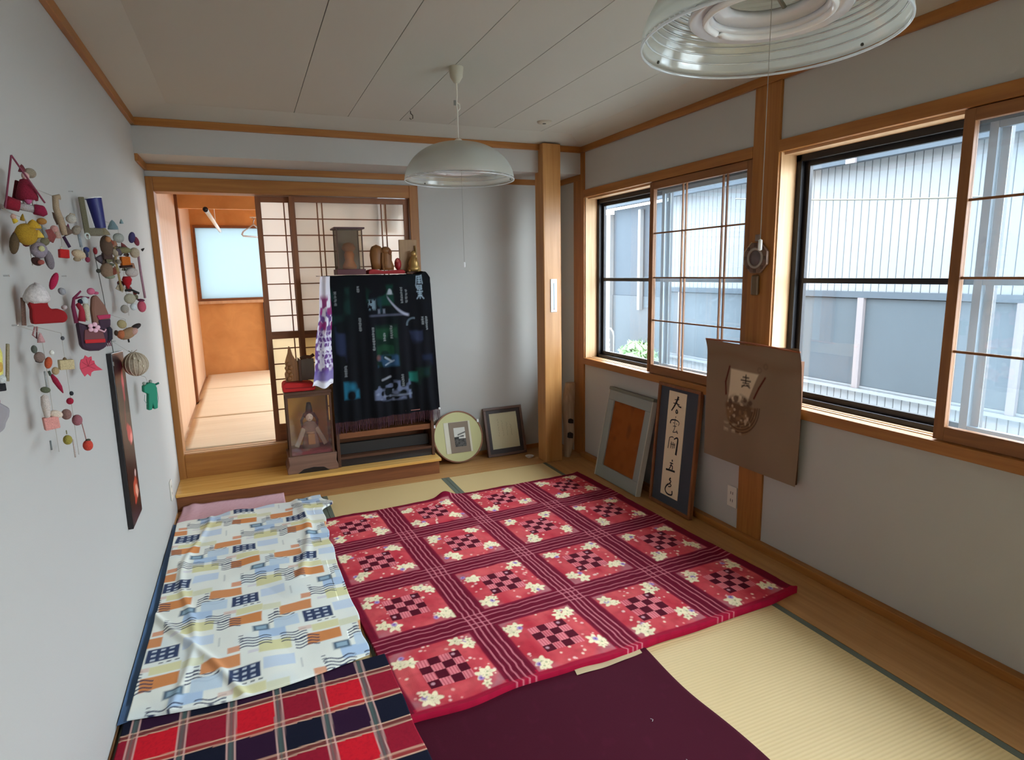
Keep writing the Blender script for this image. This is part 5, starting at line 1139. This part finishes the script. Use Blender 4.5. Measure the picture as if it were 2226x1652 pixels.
string('figure_string', 'string with a golden cloth animal above grey bundles, under the red swing', -.468, 1.865, 1.668, 1.535, [
    ('gold_body', (-.004, 1.612), (176, 136, 30), ball_((.028, .022, .026))), ('gold_cap', (.012, 1.626), (206, 160, 40), cone(.020, .022)), ('ear', (-.020, 1.638), (214, 180, 50), cone(.007, .020), -.5), ('ear', (-.008, 1.643), (150, 116, 20), cone(.006, .018), .2), ('tail', (.030, 1.644), (168, 116, 50), ball_((.013, .010, .008))), ('pink_bead', (-.024, 1.652), (210, 166, 150), ball_(.007)),
    ('shadow_pouch', (-.030, 1.590), (92, 72, 46), ball_((.012, .012, .026)), .25), ('yellow_cloth', (.020, 1.604), (222, 184, 74), cone(.013, .020)), ('grey_bundle', (.016, 1.575), (150, 138, 150), ball_((.022, .018, .020))), ('pale_flower', (.018, 1.578), (206, 204, 150), ball_((.008, .006, .007)), 0, -.024), ('grey_tail', (.034, 1.552), (128, 118, 124), ball_((.012, .012, .024)), -.15), ('dark_basket', (.008, 1.548), (70, 36, 30), ball_((.014, .012, .010)), .4), ('red_patch', (.014, 1.546), (168, 84, 74), ball_((.009, .008, .006)), 0, -.018), ('silver_ear', (.034, 1.604), (128, 134, 136), cone(.006, .034), -.2)], scraps=7)  # the pouch is a small dark brown bundle beside the gold body
string('figure_string', 'string topped by a curled tan ribbon with red and purple charms below', -.464, 2.150, 1.752, 1.565, [
    ('ribbon', (.002, 1.690), (176, 152, 124), lambda m: m.tube([(.010, 0, .042), (-.004, 0, .040), (-.006, 0, .01), (.004, 0, -.03), (.008, 0, -.062)], [.008, .010, .010, .011, .009], 6)), ('pink_head', (-.014, 1.644), (206, 150, 140), ball_((.012, .010, .010))), ('doll_body', (-.008, 1.618), (196, 160, 142), cone(.010, .034)), ('silver_charm', (-.040, 1.628), (150, 156, 152), ball_((.012, .006, .020)), .3), ('purple_stick', (.010, 1.608), (60, 26, 62), lambda m: m.tube([(-.006, 0, .016), (.008, 0, -.014)], .005, 6)), ('red_box', (.000, 1.576), (196, 30, 30), bar(.014, .012, .012), .08, -.006, False), ('bead', (-.004, 1.592), (220, 214, 190), ball_(.004)), ('tan_doll', (.036, 1.575), (206, 184, 152), ball_((.022, .014, .013)), .25), ('dark_rim', (.054, 1.578), (60, 62, 84), ball_((.006, .008, .012)), -.3)], scraps=5)
string('figure_string', 'thin string with a purple pepper and a blue charm, between ribbon and cup', -.468, 2.40, 1.700, 1.56, [
    ('purple_pepper', (-.030, 1.652), (110, 34, 70), cone(.007, .026), .1), ('white_ring', (.020, 1.640), (214, 222, 216), lambda m: m.tube([(.008 * math.cos(a), 0, .009 * math.sin(a)) for a in np.linspace(0, 2 * PI, 12, endpoint=False)], .003, 5, True)), ('blue_charm', (.012, 1.597), (52, 62, 126), ball_((.011, .008, .009))), ('silver_rod', (-.004, 1.625), (150, 158, 164), lambda m: m.tube([(0, 0, .028), (.004, 0, -.02)], .005, 6)), ('maroon_charm', (.012, 1.566), (146, 50, 74), ball_((.009, .008, .009))), ('tan_bit', (-.016, 1.568), (168, 146, 116), ball_((.014, .010, .008)))])
# -- blue cup in a holder
t = thing('blue_cup', 'dark blue paper cup with a white rim hung above an olive holder', 'cup', (-.465, 2.66, 1.68)); pin(t, WX, 2.60, 1.80)
xf = at_(-.455, 2.672, 1.683, -.12)
MB(xf).lathe([(0, .001), (.0225, .0), (.0315, .104), (.029, .104), (.021, .004), (0, .004)], 24, cap=False).build('body', tint('cupblue', (24, 26, 96), .5), t, 'auto')
MB(xf).tube([(.0315 * math.cos(a), .0315 * math.sin(a), .105) for a in np.linspace(0, 2 * PI, 24, endpoint=False)], .0022, 6, True).build('rim', 'white', t, True)
MB(xf).tube([(-.0318, -.006, .100), (-.0235, -.006, .004)], .0030, 5).build('seam', 'white', t)
part(t, 'holder_strip', at_(-.488, 2.615, 1.722, -.05), (112, 106, 82), bar(.010, .006, .062), False, .002); part(t, 'holder_base', at_(-.470, 2.64, 1.668), (126, 118, 98), bar(.028, .02, .013), False, .004)
# -- brown doll and ball
string('figure_string', 'string with a shaggy brown doll above a brown cloth ball', -.462, 2.75, 1.690, 1.505, [
    ('doll_hat', (.000, 1.664), (152, 138, 108), cone(.026, .030)), ('doll_body', (.004, 1.624), (98, 76, 60), ball_((.026, .020, .040))), ('face', (.008, 1.648), (176, 124, 84), ball_((.012, .010, .011)), 0, -.02), ('scarf', (.018, 1.640), (138, 66, 46), ball_((.018, .012, .010)), .5), ('legs', (.004, 1.588), (84, 60, 52), bar(.018, .014, .012), 0, 0, False), ('red_drop', (-.034, 1.606), (140, 34, 40), ball_((.009, .008, .013))), ('ball', (-.004, 1.535), (150, 122, 98), ball_(.028)), ('ball_patch', (.014, 1.532), (128, 60, 40), ball_((.012, .012, .014)), 0, -.016), ('leaf', (.010, 1.556), (84, 94, 72), ball_((.016, .01, .006))), ('green_hem', (.002, 1.512), (134, 140, 116), ball_((.022, .018, .008))), ('dark_tip', (-.032, 1.534), (66, 62, 52), ball_((.010, .008, .008)))], scraps=10)
string('figure_string', 'longest string: cloth birds, an orange pouch and a red heart by the corner', -.462, 3.08, 1.740, 1.345, [
    ('blue_cat', (-.020, 1.705), (126, 150, 156), cone(.024, .040)), ('cat_ear', (.014, 1.730), (138, 164, 166), cone(.009, .02)), ('grey_cloth', (-.004, 1.672), (176, 178, 168), ball_((.026, .02, .020))), ('purple_bird', (.046, 1.675), (70, 62, 108), ball_((.016, .014, .024)), .3), ('bird_wing', (.062, 1.660), (134, 52, 70), ball_((.013, .01, .020)), -.3), ('olive_cap', (.010, 1.622), (138, 132, 92), ball_((.034, .022, .014))), ('beige_bird', (.050, 1.612), (190, 174, 148), ball_((.024, .018, .022))), ('beak', (.078, 1.622), (52, 44, 40), cone(.006, .018), 1.0), ('orange_pouch', (.010, 1.575), (204, 106, 26), bar(.020, .016, .020), 0, -.006, False), ('dark_hem', (.010, 1.555), (60, 30, 16), bar(.026, .018, .005), -.06, -.006, False), ('gold_cord', (-.022, 1.575), (168, 142, 92), lambda m: m.tube([(0, 0, .06), (-.004, 0, 0), (.006, 0, -.12)], .006, 5)), ('white_cap', (.030, 1.530), (206, 194, 186), ball_((.032, .022, .020))), ('red_heart', (.008, 1.490), (186, 16, 30), lambda m: m.lathe([(0, -.030), (.014, -.010), (.023, .010), (.016, .024), (0, .020)], 14, cap=False)), ('pink_tassel', (.062, 1.520), (172, 128, 140), lambda m: m.tube([(0, 0, .08), (.002, 0, 0), (.008, 0, -.10)], .006, 5)), ('black_brim', (.020, 1.447), (44, 40, 38), lambda m: m.tube([(-.03, 0, .008), (0, 0, .010), (.034, 0, -.006)], .005, 6)), ('pale_hat', (.010, 1.420), (186, 180, 156), ball_((.028, .02, .022))), ('pink_ball', (.052, 1.385), (212, 92, 112), ball_((.021, .018, .025))), ('ball_leaf', (.052, 1.412), (96, 28, 60), ball_((.018, .014, .006)), .1), ('white_wing', (.020, 1.385), (220, 226, 226), ball_((.016, .012, .015))), ('grey_cloth', (-.014, 1.378), (176, 168, 156), ball_((.020, .018, .018)))], scraps=22)
t = string('bird_mobile', 'painted wooden bird with a dark head above the straw ball', -.458, 2.955, 1.36, 1.245, [
    ('body', (.002, 1.283), (170, 132, 98), ball_((.044, .022, .022)), -.35), ('breast', (-.022, 1.280), (196, 112, 70), ball_((.022, .020, .018))), ('head', (.034, 1.308), (58, 48, 46), ball_((.026, .014, .011)), -.35), ('pink_wing', (.022, 1.290), (206, 160, 146), ball_((.022, .024, .016)), -.5), ('tail', (-.040, 1.288), (72, 50, 32), ball_((.010, .010, .012))), ('gold_hand', (-.016, 1.322), (186, 168, 120), ball_((.022, .014, .018)), .3), ('peg', (.000, 1.256), (30, 26, 26), lambda m: m.tube([(0, 0, .008), (.002, 0, -.010)], .004, 6))], 'wooden birds on the blank wall')
# -- christmas boot
t = thing('red_boot', 'red felt boot with a fluffy white cuff and a mitten tucked inside', 'boot', (-.462, 1.90, 1.39)); xf = at_(-.468, 1.874, 1.395, 0, .86); pin(t, WX, 1.84, 1.515)
m = MB(xf); m.prism([(-.030, .002), (.062, .002), (.072, .010), (.074, .022), (.066, .036), (.048, .043), (.030, .042), (.022, .050), (.020, .068), (-.034, .068), (-.028, .044), (-.031, .02)], -.019, .019, 'Y'); m.build('felt', tint('boot', (136, 4, 12), .9), t, False, .008)
m = MB(xf); rs = np.random.RandomState(6)
m.lathe([(0, .062), (.030, .062), (.038, .070), (.037, .082), (.030, .098), (.018, .112), (0, .118)], 18, (-.004, 0, 0), cap=False)
m.v = [(a + rs.uniform(-.002, .002), b + rs.uniform(-.002, .002), c + rs.uniform(-.002, .002)) for a, b, c in m.v]
M['cuff'] = plain('cuff', S(196, 188, 186), 1., bump=.8, scale=160, var=.15)
m.build('cuff', 'cuff', t, True)
part(t, 'mitten', at_(-.440, 1.91, 1.500, .5), (176, 22, 70), ball_((.010, .008, .024))); part(t, 'mitten_cuff', at_(-.428, 1.918, 1.474, .5), (160, 160, 164), ball_((.011, .009, .009))); part(t, 'toe_trim', at_(-.424, 1.90, 1.434), (206, 190, 188), ball_((.008, .012, .006)))
part(t, 'loop', at_(-.484, 1.872, 1.38), (176, 120, 120), lambda m: m.tube([(0, 0, .01), (-.008, 0, -.01), (0, 0, -.02), (.006, 0, .01)], .0025, 5)); part(t, 'wood_stick', at_(-.502, 1.872, 1.428, .1), (126, 96, 84), bar(.005, .003, .034), False)
# -- purple cloth pouch
t = thing('cloth_pouch', 'dark purple cloth pouch with a red lining and a pale pink flower', 'pouch', (-.455, 2.33, 1.28)); xf = at_(-.456, 2.330, 1.290); pin(t, WX, 2.36, 1.515)
m = MB(xf); m.prism([(-.046, .012), (-.040, -.004), (-.02, -.010), (.012, -.012), (.040, -.002), (.048, .03), (.050, .062), (.020, .076), (-.01, .070), (-.048, .084)], -.020, .020, 'Y'); m.build('body', tint('pouch', (58, 34, 52), .85), t, False, .010)
m = MB(xf); m.prism([(-.036, .024), (.034, .024), (.030, .052), (.0, .062), (-.030, .058)], -.0245, -.020, 'Y'); m.build('front_panel', tint('pouchpanel', (108, 62, 64)), t, False, .004)
m = MB(xf); m.prism([(-.034, .016), (.034, .014), (.034, .026), (-.034, .028)], -.0265, -.0215, 'Y'); m.build('red_band', tint('pouchred', (184, 30, 36)), t, False, .002)
m = MB(xf); m.prism([(.004, .070), (.030, .052), (.062, .064), (.066, .090), (.054, .130), (.030, .166), (.012, .160), (.004, .12)], -.014, .012, 'Y'); m.build('flap', tint('pouchflap', (124, 86, 72)), t, False, .008)
m = MB(xf); m.prism([(.024, .086), (.064, .090), (.066, .102), (.018, .100)], -.018, -.013, 'Y'); m.build('flap_band', tint('pouchband', (168, 44, 80)), t, False, .002)
m = MB(xf); m.prism([(.020, .052), (.062, .062), (.066, .088), (.020, .088)], -.0165, .013, 'Y'); m.build('flap_edge', 'pouch', t, False, .006)
m = MB(xf); m.tube([(.046, 0, .066), (.058, 0, .05), (.056, 0, .026), (.044, 0, .014)], [.012, .013, .012, .009], 8); m.build('handle', tint('pouchblack', (30, 24, 38)), t, True)
m = MB(xf); m.tube([(-.046, 0, .08), (-.050, 0, .13), (-.044, 0, .156), (-.018, 0, .178)], [.008, .007, .005, .003], 6); m.tube([(-.044, 0, .154), (-.02, 0, .160), (.006, 0, .156)], .003, 5); m.build('side_strap', tint('pouchstrap', (110, 26, 60)), t, True)
m = MB(xf); m.tube([(-.030, -.004, .084), (-.024, -.004, .12), (-.036, -.004, .14)], [.013, .010, .008], 8); m.build('red_cloth', tint('pouchcloth', (150, 24, 44)), t, True)
part(t, 'doll_face', xf @ Matrix.Translation((-.012, -.004, .148)), (206, 216, 216), ball_((.013, .012, .012))); part(t, 'doll_hair', xf @ Matrix.Translation((-.024, -.004, .146)), (30, 32, 52), ball_((.011, .010, .008))); part(t, 'doll_robe', xf @ Matrix.Translation((-.010, -.004, .085)), (206, 196, 170), drop([(.006, 0), (.010, .02), (.013, .042), (.008, .054), (0, .056)]))
m = MB(xf)
for k in range(5): m.ball((.0 + .013 * math.cos(k * 1.257), -.028, .064 + .010 * math.sin(k * 1.257)), (.009, .005, .007), 8, 6)
m.tube([(.012, -.027, .058), (.034, -.027, .048), (.040, -.024, .056)], .003, 5); m.build('pink_flower', tint('pouchflower', (222, 176, 190)), t, True)
part(t, 'pink_bow', xf @ Matrix.Translation((.014, -.002, .176)), (206, 104, 134), ball_((.014, .009, .011))); part(t, 'pink_bow_end', xf @ Matrix.Translation((.030, -.002, .170)), (196, 90, 122), ball_((.010, .006, .005))); part(t, 'fringe', xf @ Matrix.Translation((.044, -.01, .012)), (118, 32, 66), lambda m: [m.tube([(q, 0, .006), (q + .003, 0, -.012)], .0018, 4) for q in (-.01, -.004, .002, .008)])
# -- maple leaf
t = thing('maple_leaf', 'pinkish red cloth maple leaf pinned under the purple pouch', 'leaf ornament', (-.46, 2.285, 1.205)); xf = at_(-.470, 2.285, 1.236, 0, .80); pin(t, WX, 2.285, 1.245)
pts = []
for k, (a, r) in enumerate(((-20, .062), (-4, .036), (14, .030), (34, .034), (46, .028), (62, .042), (80, .034), (98, .044), (114, .034), (132, .038), (160, .034), (190, .034), (220, .036), (244, .044), (258, .030), (276, .042), (292, .028), (316, .030))):
    pts.append((r * math.cos(math.radians(a)), r * math.sin(math.radians(a))))
m = MB(xf); m.prism(pts, -.003, .003, 'Y'); m.build('blade', tint('maple', (196, 62, 82)), t, False, .001)
m = MB(xf)
for a in (-25, 18, 62, 98, 140, 195): m.tube([(0, -.0035, 0), (.030 * math.cos(math.radians(a)), -.0035, .030 * math.sin(math.radians(a)))], .0008, 4)
m.build('vein', tint('mapledark', (140, 36, 56)), t)
# -- lower mobile: two strings of tiny charms
string('charm_mobile', 'mobile of tiny charms under the red boot, ending in a gold ball', -.466, 1.845, 1.395, 1.07, [
    ('pink_figure', (-.004, 1.352), (206, 154, 154), cone(.010, .026)), ('green_bead', (-.020, 1.338), (96, 100, 88), ball_((.008, .007, .010))), ('brown_doll', (-.012, 1.318), (140, 116, 106), ball_((.014, .011, .013))), ('white_bead', (.014, 1.326), (236, 236, 226), ball_(.0065)), ('orange_fish', (.004, 1.302), (192, 84, 46), ball_((.010, .009, .015)), .3), ('dark_fin', (-.014, 1.308), (60, 48, 42), ball_((.010, .004, .004)), .2), ('tan_stick', (.016, 1.28), (176, 150, 110), ball_((.010, .007, .010)), -.3), ('silver_rod', (-.006, 1.262), (170, 170, 166), lambda m: m.tube([(0, 0, .02), (0, 0, -.02)], .003, 5)), ('green_leaf', (-.010, 1.236), (92, 98, 74), ball_((.013, .008, .008)), .2), ('white_radish', (-.014, 1.200), (206, 192, 182), drop([(0, -.045), (.008, -.03), (.012, .0), (.010, .02), (0, .026)])), ('pink_cloth', (-.008, 1.152), (222, 150, 140), bar(.019, .010, .016), -.06, -.004, False), ('cream_cloth', (.004, 1.172), (226, 204, 184), ball_((.018, .010, .010)), .3), ('gold_ball', (.020, 1.102), (160, 146, 62), ball_(.0125)), ('ball_loop', (.020, 1.117), (130, 118, 66), lambda m: m.tube([(0, 0, 0), (0, 0, .01)], .0014, 4)), ('silver_pin', (-.016, 1.096), (120, 124, 122), lambda m: m.tube([(0, 0, .012), (0, 0, -.012)], .0025, 5))], 'mobiles of tiny charms')
string('charm_mobile', 'mobile of tiny charms with a long red pepper, ending in an orange ball', -.452, 1.960, 1.385, 1.03, [
    ('dark_bead', (.0, 1.352), (96, 96, 100), ball_(.0055)), ('tan_house', (.000, 1.282), (206, 186, 142), bar(.020, .012, .013), .04, -.004, False), ('house_roof', (-.002, 1.294), (120, 96, 66), ball_((.006, .006, .008))), ('red_pepper', (-.026, 1.236), (158, 16, 56), lambda m: m.tube([(-.012, 0, .024), (-.004, 0, .008), (.006, 0, -.012), (.012, 0, -.028)], [.004, .008, .0065, .0015], 8)), ('pepper_stalk', (-.040, 1.262), (74, 84, 66), lambda m: m.tube([(0, 0, .008), (.003, 0, -.004)], .004, 6)), ('black_bead', (.002, 1.204), (40, 44, 50), ball_(.006)), ('red_bead', (-.004, 1.184), (162, 16, 50), ball_((.0105, .009, .009))), ('brown_ball', (-.016, 1.150), (142, 104, 96), ball_(.0145)), ('pink_ball', (.006, 1.130), (160, 96, 104), ball_(.0150)), ('orange_ball', (.022, 1.056), (204, 66, 46), ball_(.0150)), ('ball_leaf', (.024, 1.070), (84, 76, 60), ball_((.008, .006, .004))), ('ball_cord', (.020, 1.092), (176, 130, 120), lambda m: m.tube([(-.006, 0, .03), (0, 0, -.02)], .0016, 4)), ('tassel', (-.010, 1.050), (196, 180, 170), lambda m: m.tube([(0, 0, .03), (0, 0, -.02)], .0025, 5))], 'mobiles of tiny charms')
# -- straw ball and green frog
t = thing('straw_ball', 'grey-beige woven straw ball hanging beside the black panel', 'ball ornament', (-.455, 3.02, 1.10)); pin(t, WX, 3.0, 1.25)
MB().ball((-.452, 3.030, 1.145), (.047, .047, .049), 20, 14).build('ball', plain('straw_ball_m', S(168, 152, 130), .9, bump=.6, scale=120, var=.18), t, True)
m = MB()
for k in range(8):
    a = k * PI / 8; m.tube([(-.452 + .0478 * math.cos(q) * math.cos(a), 3.030 + .0478 * math.cos(q) * math.sin(a), 1.145 + .0498 * math.sin(q)) for q in np.linspace(0, 2 * PI, 26, endpoint=False)], .0016, 4, True)
m.build('straw_band', tint('strawband', (186, 170, 146)), t)
for (a, z) in ((-.6, .018), (-.35, -.006), (-1.0, .03)): part(t, 'pale_bead', at_(-.452 + .046 * math.cos(a - .5), 3.030 + .046 * math.sin(a - .5), 1.145 + z), (220, 206, 176), ball_(.006))
part(t, 'straw_end', at_(-.46, 3.03, 1.195), (172, 156, 130), lambda m: [m.tube([(0, 0, -.002), (q, 0, .010)], .0015, 4) for q in (-.016, .0, .024)])
MB().tube([(-.5215, 3.0, 1.25), (-.46, 3.03, 1.19)], .001, 4).build('string', 'stringc', t)
t = thing('green_frog', 'emerald green cloth frog figure hanging lowest by the door post', 'frog ornament', (-.458, 3.35, .88)); xf = at_(-.458, 3.35, .885); pin(t, WX, 3.33, 1.075)
gmat = (10, 128, 96)
m = MB(xf); m.prism([(-.032, .118), (-.034, .090), (-.012, .078), (-.016, .050), (-.022, .0), (-.002, .0), (.004, .022), (.010, .0), (.030, .004), (.034, .060), (.038, .10), (.030, .124), (.0, .132)], -.018, .018, 'Y'); m.build('body', tint('frog', gmat, .7), t, False, .010)
part(t, 'eye', xf @ Matrix.Translation((-.024, -.006, .130)), (168, 176, 160), ball_((.010, .010, .008))); part(t, 'eye', xf @ Matrix.Translation((.010, -.006, .136)), (150, 158, 146), ball_((.010, .010, .008))); part(t, 'arm', xf @ Matrix.Translation((.044, .0, .118)), (40, 110, 90), lambda m: m.tube([(-.01, 0, -.002), (.012, 0, .004)], .005, 6))
m = MB(xf); m.tube([(-.030, -.012, .076), (-.036, -.012, .05), (-.024, -.012, .03)], .0014, 4); m.tube([(.038, -.008, .09), (.040, -.008, .05), (.032, -.008, .02)], .0014, 4); m.build('side_thread', tint('frogthread', (120, 150, 140)), t)
MB().tube([(-.5215, 3.33, 1.075), (-.46, 3.30, 1.12 - .07), (-.458, 3.345, 1.015)], .0011, 4).build('string', 'stringc', t)
# -- long black panel painted with red flowers, flat on the wall
bl = thing('flower_panel', 'long narrow black lacquer panel painted with red flowers, flat on the blank wall', 'panel', (XL + .012, 2.96, .48))
m = MB(); m.prism([(2.825, .490), (3.060, .490), (3.085, 1.20), (2.845, 1.215)], XL + .001, XL + .020, 'X'); m.build('board', 'black', bl, bevel=.002)
nu, nv = 60, 180; u, v = np.meshgrid(np.linspace(0, 1, nu), np.linspace(0, 1, nv))
YY = (2.830 + .020 * v) + (.228 + .004 * v) * u; ZZ = .494 + .700 * v + .01 * (1 - u) * v
col = np.zeros(u.shape + (3,)) + np.array(S(34, 16, 22)); paint(col, vn1(u * 4, v * 9) - .45, (66, 18, 30), .9)
for (a, b_, ra, rb, rgb) in ((.72, .50, .20, .055, (224, 84, 88)), (.62, .53, .16, .05, (190, 40, 56)), (.80, .48, .12, .03, (244, 150, 140)), (.62, .80, .10, .085, (176, 26, 60)), (.66, .84, .07, .05, (214, 90, 110)), (.64, .17, .22, .075, (206, 84, 62)), (.70, .15, .14, .045, (240, 176, 150)), (.55, .12, .12, .03, (190, 60, 50)), (.75, .26, .08, .02, (236, 190, 180))):
    paint(col, soft(np.hypot((u - a) / ra, (v - b_) / rb) - 1 + .5 * (vn2(u * 9, v * 30) - .5), .35), rgb, .9)
paint(col, soft(np.abs(u - .55 - .12 * np.sin(v * 9)) - .02, .05) * (v > .55) * (v < .95), (150, 24, 50), .8)
sheet('painted_face', printed('painted_lacquer', .35), np.stack([np.full(u.shape, XL + .0205), YY, ZZ], -1), col, parent=bl)
MB().tube([(XL + .012, 2.93, 1.21), (XL + .008, 2.90, 1.45), (XL + .002, 2.87, 1.62)], .0014, 4).build('hanging_cord', 'hook', bl); pin(bl, WX, 2.87, 1.625)
MB().box(XL + .0205, XL + .0225, 2.846, 2.858, 1.165, 1.18).build('cord_eye', 'chrome', bl)
# -- cut-off items nearest to the viewer
t = thing('star_lantern', 'yellow paper lantern with a wooden edge, higher of two hangings at the picture edge', 'lantern', (-.46, 1.53, 1.28)); pin(t, WX, 1.54, 1.40)
part(t, 'yellow_cone', at_(-.470, 1.535, 1.350), (238, 226, 120), drop([(.004, -.045), (.012, -.03), (.016, .01), (.010, .034), (0, .040)])); part(t, 'painted_glow', at_(-.466, 1.53, 1.335), (206, 160, 74), ball_((.010, .008, .016)))  # inner glow is painted as an amber ball
part(t, 'side_slat', at_(-.452, 1.54, 1.340, .16), (150, 138, 112), bar(.003, .006, .038), False, .001); part(t, 'dark_foot', at_(-.468, 1.533, 1.292), (30, 28, 32), bar(.010, .008, .008), False, .002); part(t, 'white_base', at_(-.464, 1.533, 1.308), (206, 210, 206), ball_((.010, .009, .010)))
t = thing('stone_charm', 'grey crumpled cloth charm with a dark pink tip, lower of two at the picture edge', 'charm', (-.46, 1.50, 1.21)); pin(t, WX, 1.51, 1.29)
m = MB(at_(-.466, 1.505, 1.240)); m.prism([(-.022, .030), (.0, .026), (.018, .012), (.014, -.004), (.006, -.016), (.002, -.028), (-.012, -.036), (-.026, -.030), (-.03, .0)], -.012, .012, 'Y'); m.build('body', tint('stonegrey', (140, 134, 138)), t, False, .005)
part(t, 'pink_tip', at_(-.474, 1.507, 1.268), (140, 26, 70), ball_((.012, .010, .014))); part(t, 'white_patch', at_(-.482, 1.495, 1.224), (210, 214, 212), ball_((.010, .010, .012))); part(t, 'dark_band', at_(-.478, 1.494, 1.242), (64, 70, 68), ball_((.012, .012, .004)))
